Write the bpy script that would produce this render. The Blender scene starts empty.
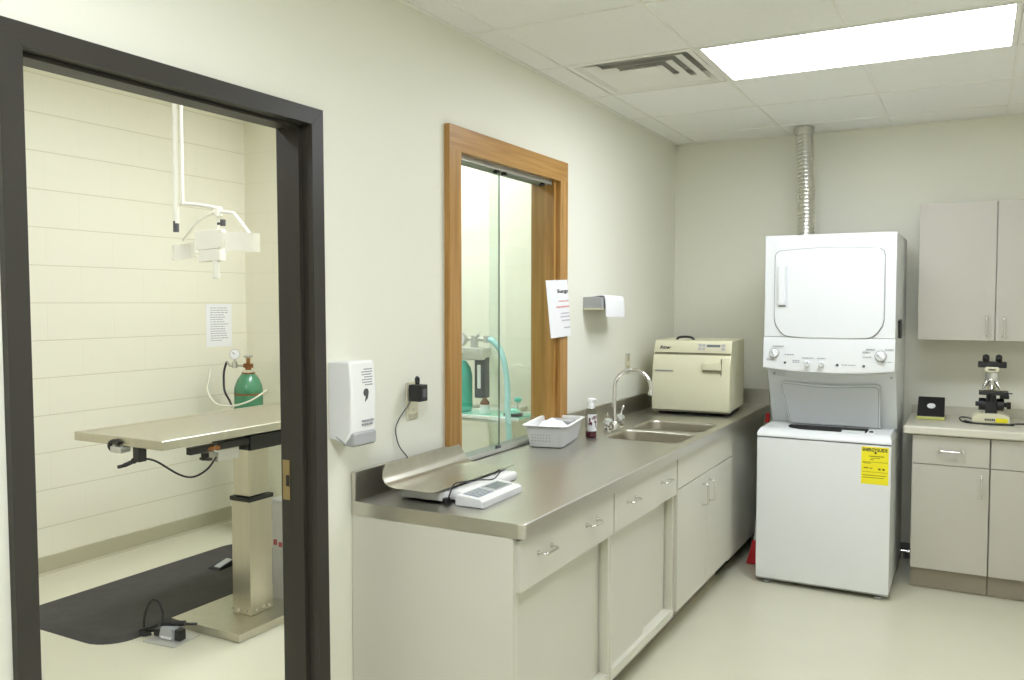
import bpy, bmesh, math, random
from mathutils import Vector, Matrix
random.seed(7)
S = bpy.context.scene
COL = S.collection
PI = math.pi

# ------------------------------------------------------------------ materials
def lin(c):
    c = c / 255.0
    return c / 12.92 if c <= 0.04045 else ((c + 0.055) / 1.055) ** 2.4
def rgb(r, g, b): return (lin(r), lin(g), lin(b), 1.0)
MATS = {}
def mat(name, col, rough=0.5, metal=0.0, bump=0.0, bscale=60.0, var=0.0, vscale=6.0, stretch=(1, 1, 1), emit=0.0, coat=0.0, spec=0.5):
    m = bpy.data.materials.new(name); m.use_nodes = True
    nt = m.node_tree; p = nt.nodes['Principled BSDF']
    p.inputs['Base Color'].default_value = col
    p.inputs['Roughness'].default_value = rough
    p.inputs['Metallic'].default_value = metal
    p.inputs['Specular IOR Level'].default_value = spec
    p.inputs['Coat Weight'].default_value = coat
    tc = nt.nodes.new('ShaderNodeTexCoord'); mp = nt.nodes.new('ShaderNodeMapping')
    mp.inputs['Scale'].default_value = stretch
    nt.links.new(tc.outputs['Object'], mp.inputs['Vector'])
    if var:
        n = nt.nodes.new('ShaderNodeTexNoise'); n.inputs['Scale'].default_value = vscale; n.inputs['Detail'].default_value = 4
        nt.links.new(mp.outputs['Vector'], n.inputs['Vector'])
        r = nt.nodes.new('ShaderNodeValToRGB')
        r.color_ramp.elements[0].position = 0.3; r.color_ramp.elements[1].position = 0.7
        r.color_ramp.elements[0].color = tuple(c * (1 - var) for c in col[:3]) + (1,)
        r.color_ramp.elements[1].color = tuple(min(1, c * (1 + var)) for c in col[:3]) + (1,)
        nt.links.new(n.outputs['Fac'], r.inputs['Fac']); nt.links.new(r.outputs['Color'], p.inputs['Base Color'])
    if bump:
        n2 = nt.nodes.new('ShaderNodeTexNoise'); n2.inputs['Scale'].default_value = bscale; n2.inputs['Detail'].default_value = 3
        nt.links.new(mp.outputs['Vector'], n2.inputs['Vector'])
        b = nt.nodes.new('ShaderNodeBump'); b.inputs['Strength'].default_value = bump; b.inputs['Distance'].default_value = 0.01
        nt.links.new(n2.outputs['Fac'], b.inputs['Height']); nt.links.new(b.outputs['Normal'], p.inputs['Normal'])
    if emit:
        p.inputs['Emission Color'].default_value = col; p.inputs['Emission Strength'].default_value = emit
    MATS[name] = m
    return m

WALL = mat('wall_paint', rgb(231, 230, 214), 0.55, bump=0.04, bscale=180)
VENTIN = mat('vent_inside', rgb(196, 195, 188), 0.7)
WHITEW = mat('white_bounce_paint', rgb(242, 241, 234), 0.6, bump=0.04, bscale=180)  # unseen walls only: whiter than WALL so they bounce light to the ceiling
CEIL = mat('ceiling_tile', rgb(244, 244, 240), 0.85, bump=0.05, bscale=220, var=0.015, vscale=40)
TBAR = mat('ceiling_bar', rgb(240, 239, 232), 0.5)
TGAP = mat('tile_joint', rgb(190, 188, 178), 0.9)
FLOOR = mat('vinyl_floor', rgb(206, 203, 180), 0.30, bump=0.02, bscale=14, var=0.02, vscale=2.5)
COVE = mat('vinyl_cove', rgb(176, 172, 146), 0.5)
GREYCOVE = mat('grey_cove', rgb(128, 126, 120), 0.5)
DFRAME = mat('dark_bronze_paint', rgb(52, 49, 43), 0.42, bump=0.02, bscale=90, spec=0.4)
CAB = mat('grey_laminate', rgb(201, 199, 186), 0.42, var=0.012, vscale=3)
CABR = mat('grey_cabinet_paint', rgb(187, 183, 170), 0.45, var=0.012, vscale=3)
CABE = mat('pale_edge', rgb(205, 203, 188), 0.4)
KICK = mat('toe_kick', rgb(160, 152, 136), 0.5)
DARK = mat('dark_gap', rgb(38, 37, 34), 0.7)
LAM = mat('laminate_top', rgb(205, 201, 184), 0.35, var=0.02, vscale=30)
STEEL = mat('counter_steel', rgb(206, 203, 194), 0.33, 1.0, bump=0.02, bscale=30, var=0.03, vscale=12, stretch=(1, 0.15, 1))
STEEL2 = mat('brushed_steel', rgb(206, 202, 188), 0.30, 1.0, bump=0.03, bscale=60, var=0.04, vscale=30, stretch=(1, 1, 0.08))
BOWL = mat('sink_steel', rgb(196, 191, 178), 0.32, 1.0)
CHROME = mat('chrome', rgb(225, 224, 220), 0.10, 1.0)
ALU = mat('ribbed_aluminium', rgb(222, 221, 214), 0.3, 1.0)
TRACK = mat('satin_aluminium', rgb(205, 205, 196), 0.45, 0.5)
APPL = mat('appliance_white', rgb(223, 225, 223), 0.3, spec=0.35)
APPL2 = mat('appliance_lid_white', rgb(212, 215, 216), 0.3)
APPLG = mat('appliance_grey_plastic', rgb(190, 193, 194), 0.45, bump=0.05, bscale=250)
GROOVE = mat('panel_groove', rgb(150, 152, 152), 0.5)
WPLAST = mat('white_plastic', rgb(240, 240, 237), 0.35)
GPLAST = mat('grey_plastic', rgb(172, 174, 174), 0.4)
DGPL = mat('dark_grey_plastic', rgb(84, 84, 86), 0.4)
BPLAST = mat('black_plastic', rgb(28, 28, 28), 0.4)
BRUB = mat('black_rubber_mat', rgb(62, 60, 57), 0.8, bump=0.35, bscale=110, var=0.12, vscale=14)
CREAM = mat('cream_enamel', rgb(224, 220, 188), 0.35)
CREAMD = mat('cream_shadow_line', rgb(120, 116, 92), 0.6)
IVORY = mat('ivory_plate', rgb(214, 208, 180), 0.4)
PAPER = mat('white_paper', rgb(238, 238, 238), 0.8)
INK = mat('black_ink', rgb(40, 40, 44), 0.7)
GINK = mat('grey_ink', rgb(158, 158, 162), 0.7)
RINK = mat('red_ink', rgb(214, 120, 122), 0.7)
YEL = mat('yellow_label', rgb(240, 226, 30), 0.6)
YINK = mat('olive_ink', rgb(120, 112, 10), 0.7)
BRASS = mat('strike_brass', rgb(186, 164, 122), 0.35, 0.9)
RUST = mat('tarnished_brass', rgb(140, 92, 50), 0.5, 0.5, var=0.3, vscale=40)
GREEN = mat('green_cylinder_paint', rgb(70, 132, 96), 0.25, coat=0.3, var=0.06, vscale=12)
TEAL = mat('teal_plastic', rgb(90, 190, 170), 0.4)
HOSE = mat('aqua_hose', rgb(176, 222, 222), 0.45)
SHELFG = mat('aqua_shelf_glass', rgb(140, 212, 190), 0.15)
RED = mat('red_plastic', rgb(196, 32, 40), 0.4)
WINE = mat('dark_red_print', rgb(96, 18, 40), 0.35)
LCD = mat('grey_lcd', rgb(112, 120, 122), 0.25)
KEYS = mat('blue_grey_keys', rgb(150, 158, 176), 0.4)
BROWN = mat('brown_cap', rgb(120, 84, 56), 0.5)
LIME = mat('pale_lime_plastic', rgb(196, 200, 120), 0.45)
CLEAR = mat('clear_tube_plastic', rgb(226, 226, 206), 0.2)
LAMPW = mat('lamp_white_enamel', rgb(244, 242, 230), 0.35)
LENS = mat('lamp_lens', (0.91, 0.955, 1.06, 1), 0.5, emit=18.4)
LENSB = mat('lamp_lens_brighter', (0.91, 0.955, 1.06, 1), 0.5, emit=23.0)  # stronger glow for the unseen fixture, set to balance near and far walls
LENS2 = mat('surgery_lamp_lens', (0.92, 0.955, 1.06, 1), 0.5, emit=29.0)

def glass(name, tint=(0.93, 0.97, 0.94, 1), extra=1.0):
    m = bpy.data.materials.new(name); m.use_nodes = True
    nt = m.node_tree
    for n in list(nt.nodes):
        if n.type != 'OUTPUT_MATERIAL': nt.nodes.remove(n)
    out = [n for n in nt.nodes if n.type == 'OUTPUT_MATERIAL'][0]
    t = nt.nodes.new('ShaderNodeBsdfTransparent'); t.inputs['Color'].default_value = tint
    g = nt.nodes.new('ShaderNodeBsdfGlossy'); g.inputs['Roughness'].default_value = 0.01
    ge = nt.nodes.new('ShaderNodeNewGeometry'); dt = nt.nodes.new('ShaderNodeVectorMath'); dt.operation = 'DOT_PRODUCT'
    nt.links.new(ge.outputs['Incoming'], dt.inputs[0]); nt.links.new(ge.outputs['Normal'], dt.inputs[1])
    def mth(op, a, bb):
        n = nt.nodes.new('ShaderNodeMath'); n.operation = op
        for k, v in ((0, a), (1, bb)):
            if isinstance(v, (int, float)): n.inputs[k].default_value = v
            else: nt.links.new(v, n.inputs[k])
        return n.outputs[0]
    ab = mth('ABSOLUTE', dt.outputs['Value'], 0.0); f = mth('MULTIPLY_ADD', mth('POWER', mth('SUBTRACT', 1.0, ab), 5.0), 0.9); f.node.inputs[2].default_value = 0.035
    x = nt.nodes.new('ShaderNodeMixShader')
    nt.links.new(f, x.inputs[0]); nt.links.new(t.outputs[0], x.inputs[1]); nt.links.new(g.outputs[0], x.inputs[2])
    nt.links.new(x.outputs[0], out.inputs['Surface'])
    return m
GLASS = glass('window_glass')
GEDGE = mat('glass_edge_green', rgb(96, 116, 100), 0.2)
BOTTLE = glass('clear_bottle', (0.86, 0.86, 0.84, 1))
CRYSTAL = mat('crystal_acrylic', rgb(225, 228, 226), 0.08, 0.75)

def oak(name, along):
    m = bpy.data.materials.new(name); m.use_nodes = True
    nt = m.node_tree; p = nt.nodes['Principled BSDF']; p.inputs['Roughness'].default_value = 0.38
    tc = nt.nodes.new('ShaderNodeTexCoord'); mp = nt.nodes.new('ShaderNodeMapping')
    sc = [22, 22, 22]; sc['xyz'.index(along)] = 1.1
    mp.inputs['Scale'].default_value = sc
    nt.links.new(tc.outputs['Object'], mp.inputs['Vector'])
    n = nt.nodes.new('ShaderNodeTexNoise'); n.inputs['Scale'].default_value = 2.2; n.inputs['Detail'].default_value = 6; n.inputs['Distortion'].default_value = 0.5
    nt.links.new(mp.outputs['Vector'], n.inputs['Vector'])
    r = nt.nodes.new('ShaderNodeValToRGB'); e = r.color_ramp.elements
    e[0].position = 0.3; e[0].color = rgb(156, 112, 52)
    e[1].position = 0.72; e[1].color = rgb(192, 148, 84)
    nt.links.new(n.outputs['Fac'], r.inputs['Fac']); nt.links.new(r.outputs['Color'], p.inputs['Base Color'])
    b = nt.nodes.new('ShaderNodeBump'); b.inputs['Strength'].default_value = 0.08; b.inputs['Distance'].default_value = 0.004
    nt.links.new(n.outputs['Fac'], b.inputs['Height']); nt.links.new(b.outputs['Normal'], p.inputs['Normal'])
    return m
OAKZ = oak('oak_upright', 'z'); OAKY = oak('oak_head', 'y')

def block(name, ax, hj=1.0):
    m = bpy.data.materials.new(name); m.use_nodes = True
    nt = m.node_tree; p = nt.nodes['Principled BSDF']; p.inputs['Roughness'].default_value = 0.42
    tc = nt.nodes.new('ShaderNodeTexCoord'); sp = nt.nodes.new('ShaderNodeSeparateXYZ'); cb = nt.nodes.new('ShaderNodeCombineXYZ')
    ad = nt.nodes.new('ShaderNodeMath'); ad.operation = 'ADD'; ad.inputs[1].default_value = 0.2185 * 5 - 0.926
    nt.links.new(tc.outputs['Object'], sp.inputs[0]); nt.links.new(sp.outputs[ax], cb.inputs['X'])
    nt.links.new(sp.outputs['Z'], ad.inputs[0]); nt.links.new(ad.outputs[0], cb.inputs['Y'])
    br = nt.nodes.new('ShaderNodeTexBrick')
    br.inputs['Scale'].default_value = 1.0; br.inputs['Brick Width'].default_value = 0.437; br.inputs['Row Height'].default_value = 0.2185
    br.inputs['Mortar Size'].default_value = 0.0028; br.inputs['Mortar Smooth'].default_value = 0.4
    br.inputs['Color1'].default_value = rgb(233, 230, 213); br.inputs['Color2'].default_value = rgb(231, 228, 211); br.inputs['Mortar'].default_value = rgb(221, 217, 197)
    nt.links.new(cb.outputs[0], br.inputs['Vector'])
    dv = nt.nodes.new('ShaderNodeMath'); dv.operation = 'DIVIDE'; dv.inputs[1].default_value = 0.2185; nt.links.new(ad.outputs[0], dv.inputs[0])
    fr = nt.nodes.new('ShaderNodeMath'); fr.operation = 'PINGPONG'; fr.inputs[1].default_value = 0.5; nt.links.new(dv.outputs[0], fr.inputs[0])
    mr = nt.nodes.new('ShaderNodeMapRange'); mr.inputs['From Min'].default_value = 0.006; mr.inputs['From Max'].default_value = 0.020; mr.inputs['To Min'].default_value = hj; mr.inputs['To Max'].default_value = 0.0
    nt.links.new(fr.outputs[0], mr.inputs['Value'])
    wk = nt.nodes.new('ShaderNodeMath'); wk.operation = 'MULTIPLY'; wk.inputs[1].default_value = 0.18; nt.links.new(br.outputs['Fac'], wk.inputs[0])
    jn = nt.nodes.new('ShaderNodeMath'); jn.operation = 'MAXIMUM'; nt.links.new(mr.outputs[0], jn.inputs[0]); nt.links.new(wk.outputs[0], jn.inputs[1])
    cm = nt.nodes.new('ShaderNodeMix'); cm.data_type = 'RGBA'; nt.links.new(jn.outputs[0], cm.inputs[0])
    cm.inputs[6].default_value = rgb(233, 230, 211); cm.inputs[7].default_value = rgb(214, 209, 184)
    nt.links.new(cm.outputs[2], p.inputs['Base Color'])
    n = nt.nodes.new('ShaderNodeTexNoise'); n.inputs['Scale'].default_value = 70
    nt.links.new(tc.outputs['Object'], n.inputs['Vector'])
    mx = nt.nodes.new('ShaderNodeMath'); mx.operation = 'MULTIPLY_ADD'; mx.inputs[1].default_value = -1.0
    sm = nt.nodes.new('ShaderNodeMath'); sm.operation = 'MULTIPLY'; sm.inputs[1].default_value = 0.25
    nt.links.new(n.outputs['Fac'], sm.inputs[0])
    nt.links.new(jn.outputs[0], mx.inputs[0]); nt.links.new(sm.outputs[0], mx.inputs[2])
    b = nt.nodes.new('ShaderNodeBump'); b.inputs['Strength'].default_value = 0.35; b.inputs['Distance'].default_value = 0.004
    nt.links.new(mx.outputs[0], b.inputs['Height']); nt.links.new(b.outputs['Normal'], p.inputs['Normal'])
    return m
BLOCKY = block('painted_block', 'Y'); BLOCKX = block('painted_block_end', 'X', 0.25)

# ------------------------------------------------------------------ mesh helpers
XF = {}
def spl(pts, n=8):
    P = [Vector(p) for p in pts]; out = []
    for i in range(len(P) - 1):
        a = P[max(i - 1, 0)]; b = P[i]; c = P[i + 1]; d = P[min(i + 2, len(P) - 1)]
        for k in range(n):
            t = k / n
            out.append(0.5 * ((2 * b) + (c - a) * t + (2 * a - 5 * b + 4 * c - d) * t * t + (3 * b - a - 3 * c + d) * t ** 3))
    out.append(P[-1]); return out
def rrect(x0, x1, y0, y1, r, n=5):
    if not isinstance(r, (tuple, list)): r = (r,) * 4
    pts = []
    for (cx, cy, a0, q) in ((x1, y1, 0, r[0]), (x0, y1, PI / 2, r[1]), (x0, y0, PI, r[2]), (x1, y0, 1.5 * PI, r[3])):
        ox = cx - q if cx == x1 else cx + q; oy = cy - q if cy == y1 else cy + q
        for k in range(n + 1):
            a = a0 + PI / 2 * k / n
            pts.append((ox + q * math.cos(a), oy + q * math.sin(a)))
    return pts
def thread(pts, r):
    """round the inner corners of a polyline"""
    P = [Vector(p) for p in pts]; out = [P[0]]
    for i in range(1, len(P) - 1):
        a = (P[i - 1] - P[i]).normalized() * r; b = (P[i + 1] - P[i]).normalized() * r
        for k in range(6):
            t = k / 5
            out.append((P[i] + a) * (1 - t) ** 2 + P[i] * 2 * t * (1 - t) + (P[i] + b) * t * t)
    out.append(P[-1]); return out

class MB:
    def __init__(s): s.bm = bmesh.new(); s.mats = []
    def _add(s, t, m=None, mtx=None):
        if mtx is not None: t.transform(mtx)
        bmesh.ops.recalc_face_normals(t, faces=t.faces)
        i = 0
        if m is not None:
            if m not in s.mats: s.mats.append(m)
            i = s.mats.index(m)
        for f in t.faces: f.material_index = i
        me = bpy.data.meshes.new('t'); t.to_mesh(me); t.free(); s.bm.from_mesh(me); bpy.data.meshes.remove(me)
        return s
    def box(s, x0, x1, y0, y1, z0, z1, b=0.0, seg=2, m=None, mtx=None):
        t = bmesh.new()
        bmesh.ops.create_cube(t, size=1, matrix=Matrix.Translation(((x0 + x1) / 2, (y0 + y1) / 2, (z0 + z1) / 2)) @ Matrix.Diagonal((abs(x1 - x0), abs(y1 - y0), abs(z1 - z0), 1)))
        if b: bmesh.ops.bevel(t, geom=list(t.edges), offset=min(b, 0.49 * min(abs(x1 - x0), abs(y1 - y0), abs(z1 - z0))), segments=seg, affect='EDGES', profile=0.5)
        return s._add(t, m, mtx)
    def prism(s, poly, ax, a0, a1, b=0.0, seg=2, m=None, mtx=None):
        t = bmesh.new()
        def p3(p, a): return (p[0], p[1], a) if ax == 'z' else ((p[0], a, p[1]) if ax == 'y' else (a, p[0], p[1]))
        lo = [t.verts.new(p3(p, a0)) for p in poly]; hi = [t.verts.new(p3(p, a1)) for p in poly]
        n = len(poly)
        t.faces.new(lo); t.faces.new(hi)
        for i in range(n): t.faces.new((lo[i], lo[(i + 1) % n], hi[(i + 1) % n], hi[i]))
        bmesh.ops.recalc_face_normals(t, faces=t.faces)
        if b:
            caps = set(lo), set(hi)
            ed = [e for e in t.edges if (e.verts[0] in caps[0]) == (e.verts[1] in caps[0])]
            bmesh.ops.bevel(t, geom=ed, offset=b, segments=seg, affect='EDGES', profile=0.5)
        return s._add(t, m, mtx)
    def tube(s, pts, r, seg=10, closed=False, m=None, mtx=None, caps=True):
        P = [Vector(p) for p in pts]; n = len(P)
        R = r if isinstance(r, (list, tuple)) else [r] * n
        t = bmesh.new(); rings = []; up = None
        for i in range(n):
            if closed: d = P[(i + 1) % n] - P[i - 1]
            else: d = P[min(i + 1, n - 1)] - P[max(i - 1, 0)]
            d.normalize()
            if up is None: up = d.orthogonal().normalized()
            else:
                up = up - d * up.dot(d)
                up = up.normalized() if up.length > 1e-6 else d.orthogonal().normalized()
            v = d.cross(up)
            rings.append([t.verts.new(P[i] + (up * math.cos(2 * PI * k / seg) + v * math.sin(2 * PI * k / seg)) * R[i]) for k in range(seg)])
        for i in range(n if closed else n - 1):
            a, b = rings[i], rings[(i + 1) % n]
            for k in range(seg): t.faces.new((a[k], a[(k + 1) % seg], b[(k + 1) % seg], b[k]))
        if not closed and caps: t.faces.new(rings[0]); t.faces.new(rings[-1])
        return s._add(t, m, mtx)
    def cyl(s, p0, p1, r0, r1=None, seg=24, b=0, m=None, mtx=None):
        p0, p1 = Vector(p0), Vector(p1); r1 = r0 if r1 is None else r1
        L = (p1 - p0).length
        prof = [(r0, 0), (r1, L)] if not b else [(r0 - b, 0), (r0 - b * .3, b * .3), (r0, b), (r1, L - b), (r1 - b * .3, L - b * .3), (r1 - b, L)]
        q = Vector((0, 0, 1)).rotation_difference((p1 - p0).normalized()).to_matrix().to_4x4()
        M_ = Matrix.Translation(p0) @ q
        return s.lathe(prof, seg, m, M_ if mtx is None else mtx @ M_)
    def lathe(s, prof, seg=24, m=None, mtx=None, cap=True):
        t = bmesh.new(); rings = []
        for (r, z) in prof: rings.append([t.verts.new((r * math.cos(2 * PI * k / seg), r * math.sin(2 * PI * k / seg), z)) for k in range(seg)])
        for a, b in zip(rings, rings[1:]):
            for k in range(seg): t.faces.new((a[k], a[(k + 1) % seg], b[(k + 1) % seg], b[k]))
        if cap: t.faces.new(rings[0]); t.faces.new(rings[-1])
        return s._add(t, m, mtx)
    def ball(s, c, r, sc=(1, 1, 1), m=None, mtx=None, u=20, v=12):
        t = bmesh.new(); bmesh.ops.create_uvsphere(t, u_segments=u, v_segments=v, radius=r, matrix=Matrix.Translation(c) @ Matrix.Diagonal((*sc, 1)))
        return s._add(t, m, mtx)
    def mesh(s, verts, faces, m=None, mtx=None):
        t = bmesh.new(); V = [t.verts.new(v) for v in verts]
        for f in faces: t.faces.new([V[i] for i in f])
        return s._add(t, m, mtx)
    def grid(s, fn, nu, nv, th=0.0, m=None, mtx=None):
        t = bmesh.new()
        G = [[t.verts.new(fn(i / nu, j / nv)) for j in range(nv + 1)] for i in range(nu + 1)]
        for i in range(nu):
            for j in range(nv): t.faces.new((G[i][j], G[i + 1][j], G[i + 1][j + 1], G[i][j + 1]))
        if th:
            bmesh.ops.recalc_face_normals(t, faces=t.faces)
            bmesh.ops.solidify(t, geom=list(t.faces), thickness=th)
        return s._add(t, m, mtx)
    def build(s, name, material=None, parent=None, local=False, ang=38):
        bm = s.bm
        if parent is not None and not local: bm.transform(XF[parent.name].inverted())
        bm.normal_update()
        for f in bm.faces: f.smooth = True
        for e in bm.edges:
            if len(e.link_faces) == 2 and e.calc_face_angle(0) > math.radians(ang): e.smooth = False
        me = bpy.data.meshes.new(name); bm.to_mesh(me); bm.free()
        if s.mats:
            for m in s.mats: me.materials.append(m)
        else: me.materials.append(material)
        o = bpy.data.objects.new(name, me); COL.objects.link(o)
        wn = o.modifiers.new('weighted_normal', 'WEIGHTED_NORMAL'); wn.keep_sharp = True; wn.weight = 80
        if parent is not None: o.parent = parent; XF[o.name] = XF[parent.name]
        else: XF[o.name] = Matrix.Identity(4)
        return o

def tag(o, label, cat, group=None, kind=None):
    o['label'] = label; o['category'] = cat
    if group: o['group'] = group
    if kind: o['kind'] = kind
    return o
def thing(name, label, cat, loc, rz=0.0, group=None, kind=None):
    o = bpy.data.objects.new(name, None); COL.objects.link(o)
    o.empty_display_size = 0.1
    o.location = loc; o.rotation_euler = (0, 0, rz)
    XF[o.name] = Matrix.Translation(loc) @ Matrix.Rotation(rz, 4, 'Z')
    return tag(o, label, cat, group, kind)
def struct(o, label, cat): return tag(o, label, cat, kind='structure')

def text_flat(txt, size, fn, fit=None, bold=0.0):
    """text outline mesh; fn maps (u, v) in text space to 3-D. fit=(w,h) scales to a box"""
    cu = bpy.data.curves.new('t', 'FONT'); cu.body = txt; cu.size = size; cu.resolution_u = 3; cu.offset = bold
    ob = bpy.data.objects.new('t', cu); COL.objects.link(ob)
    dg = bpy.context.evaluated_depsgraph_get(); me = bpy.data.meshes.new_from_object(ob.evaluated_get(dg))
    vs = [v.co.copy() for v in me.vertices]; fs = [tuple(p.vertices) for p in me.polygons]
    bpy.data.objects.remove(ob); bpy.data.curves.remove(cu); bpy.data.meshes.remove(me)
    x0 = min(v.x for v in vs); x1 = max(v.x for v in vs); y0 = min(v.y for v in vs); y1 = max(v.y for v in vs)
    if fit:
        for v in vs: v.x = (v.x - x0) / (x1 - x0) * fit[0]; v.y = (v.y - y0) / (y1 - y0) * fit[1]
    return [fn(v.x, v.y) for v in vs], fs

# ------------------------------------------------------------------ camera
f_, yaw, pitch, roll = 851.4364, 0.4988, -0.0437, 0.0007
CX, CZ = 1.8496, 1.5855
cam = bpy.data.cameras.new('camera'); co = bpy.data.objects.new('camera', cam); COL.objects.link(co)
cy, sy, cp, sp_ = math.cos(yaw), math.sin(yaw), math.cos(pitch), math.sin(pitch)
F = Vector((-sy * cp, cy * cp, sp_)); Rt = Vector((cy, sy, 0)); U = Rt.cross(F)
Rt, U = Rt * math.cos(roll) + U * math.sin(roll), -Rt * math.sin(roll) + U * math.cos(roll)
mw = Matrix.Identity(4)
for i in range(3): mw[i][0] = Rt[i]; mw[i][1] = U[i]; mw[i][2] = -F[i]
mw[0][3], mw[1][3], mw[2][3] = CX, 0.0, CZ
co.matrix_world = mw
cam.sensor_width = 36.0; cam.lens = f_ / 1024 * 36.0; cam.clip_start = 0.02
S.camera = co

# ------------------------------------------------------------------ room shell
HC, HS, YB, YS, XS, XR, YF = 2.672, 2.945, 5.762, 4.6, -2.9, 3.1, -1.9
TW = 0.125
b = MB(); b.box(XS - 0.1, XR + 0.1, YF - 0.1, YB + 0.1, -0.1, 0.0)
struct(b.build('floor', FLOOR), 'cream seamless vinyl floor running through both rooms', 'floor')
# left wall with door and window openings
b = MB()
b.box(-TW, 0, YF, 1.095, 0, HS); b.box(-TW, 0, 1.095, 2.100, 2.175, HS); b.box(-TW, 0, 2.100, 2.895, 0, HS)
b.box(-TW, 0, 2.895, 3.845, 0, 0.905); b.box(-TW, 0, 2.895, 3.845, 2.215, HS); b.box(-TW, 0, 3.845, YB, 0, HS)
struct(b.build('wall_left', WALL), 'cream painted wall with the dark door frame and oak window', 'wall')
b = MB(); b.box(-TW, XR, YB, YB + 0.1, 0, HS)
struct(b.build('wall_back', WALL), 'cream back wall behind the stacked washer and dryer', 'wall')
b = MB(); b.box(XR, XR + 0.1, YF, YB + 0.1, 0, HS); struct(b.build('wall_right', WHITEW), 'unseen side wall, whitened and set close to bounce light', 'wall')  # wall pulled in so the narrower room returns more light
b = MB(); b.box(XS, XR, YF - 0.1, YF, 0, HS); struct(b.build('wall_front', WHITEW), 'unseen wall behind the camera, whitened to bounce light', 'wall')
b = MB(); b.box(XS - 0.1, XS, YF, YS + 0.1, 0, HS + 0.05)
struct(b.build('wall_surgery_side', BLOCKY), 'cream painted block wall of the surgery with the notice', 'wall')
b = MB(); b.box(XS, -TW, YS, YS + 0.1, 0, HS + 0.05)
struct(b.build('wall_surgery_end', BLOCKX), 'yellowish painted end wall of the surgery behind the oxygen cylinder', 'wall')
b = MB(); b.prism([(XS, 0.0), (XS + 0.03, 0.0), (XS + 0.012, 0.012), (XS + 0.008, 0.10), (XS, 0.104)], 'y', YF, YS)
struct(b.build('baseboard_surgery', COVE), 'tan cove base along the block wall', 'baseboard')
b = MB(); b.box(XS, -TW, YS - 0.01, YS, 0, 0.1)
struct(b.build('baseboard_surgery', COVE), 'tan cove base along the surgery end wall', 'baseboard')
b = MB(); b.box(1.0, XR, YB - 0.012, YB, 0, 0.1, b=0.004)
struct(b.build('baseboard_back', GREYCOVE), 'grey cove base between washer and cabinets', 'baseboard')

# suspended ceiling: tiles on bars, with real openings for the fixtures
gx = [0.0] + [0.146 + 0.613 * k for k in range(5)] + [XR]
gy0 = 3.0 - 0.613 * 8
gy = [YF] + [gy0 + 0.613 * k for k in range(0, 13)] + [YB]
gy = [v for v in gy if YF <= v <= YB]
gy = sorted(set(round(v, 4) for v in gy))
iy = {}
def yi(val): return min(range(len(gy)), key=lambda k: abs(gy[k] - val))
rows = [yi(3.613), yi(0.548), yi(-0.678)]
cells = set()
FIX = [(1, rows[0]), (1, rows[1])]
for (i, j) in FIX: cells.add((i + 1, j)); cells.add((i + 2, j))
VENT = (1, rows[0]); cells.add(VENT)
b = MB()
for i in range(len(gx) - 1):
    for j in range(len(gy) - 1):
        if (i, j) in cells: continue
        b.box(gx[i], gx[i + 1], gy[j], gy[j + 1], HC + 0.0042, HC + 0.020, m=CEIL)
for i, x in enumerate(gx[1:-1]):
    for j in range(len(gy) - 1):
        if (i, j) in cells and (i + 1, j) in cells and (i, j) != VENT: continue
        b.box(x - 0.006, x + 0.006, gy[j], gy[j + 1], HC, HC + 0.0045, m=TBAR)
for y in gy[1:-1]:
    b.box(0, XR, y - 0.006, y + 0.006, HC + 0.0004, HC + 0.0046, m=TBAR)
for (x0, x1, y0, y1) in ((0, 0.022, YF, YB), (0, XR, YB - 0.022, YB), (XR - 0.022, XR, YF, YB), (0, XR, YF, YF + 0.022)):
    b.box(x0, x1, y0, y1, HC - 0.001, HC + 0.003, m=TBAR)
struct(b.build('ceiling'), 'suspended ceiling of square off-white tiles', 'ceiling')
b = MB(); b.box(XS, -TW, YF, YS, HS, HS + 0.06, m=CEIL)
b.box(XS, XS + 0.022, YF, YS, HS - 0.022, HS, m=TBAR); b.box(XS, -TW, YS - 0.022, YS, HS - 0.022, HS, m=TBAR)
struct(b.build('ceiling'), 'pale ceiling of the surgery beyond the door', 'ceiling')
b = MB(); b.box(0, XR, YF, YB, HS, HS + 0.06)
struct(b.build('ceiling_deck', CEIL), 'structural deck above the suspended ceiling', 'ceiling')

# ceiling lights
for n, (i, j) in enumerate(FIX):
    x0, x1, y0, y1 = gx[i + 1], gx[i + 3], gy[j], gy[j + 1]
    lab = 'long recessed fluorescent light in the ceiling above the washer' if n == 0 else 'recessed fluorescent light in the ceiling, outside the view'
    t = thing('ceiling_light', lab, 'light', ((x0 + x1) / 2, (y0 + y1) / 2, HC), group=None if n == 0 else 'ceiling lights out of view')
    q = MB()
    fx, fy = 0.030, 0.022
    q.box(x0 + 0.008, x0 + fx, y0 + 0.008, y1 - 0.008, HC - 0.002, HC + 0.012, b=0.002); q.box(x1 - fx, x1 - 0.008, y0 + 0.008, y1 - 0.008, HC - 0.002, HC + 0.012, b=0.002)
    q.box(x0 + fx, x1 - fx, y0 + 0.008, y0 + fy, HC - 0.002, HC + 0.012); q.box(x0 + fx, x1 - fx, y1 - fy, y1 - 0.008, HC - 0.002, HC + 0.012)
    q.box(x0 + 0.01, x1 - 0.01, y0 + 0.01, y1 - 0.01, HC + 0.014, HC + 0.09)
    q.build('light_housing', TBAR, t)
    q = MB(); q.box(x0 + fx, x1 - fx, y0 + fy, y1 - fy, HC + 0.002, HC + 0.008); q.build('diffuser', LENS if n == 0 else LENSB, t)
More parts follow.
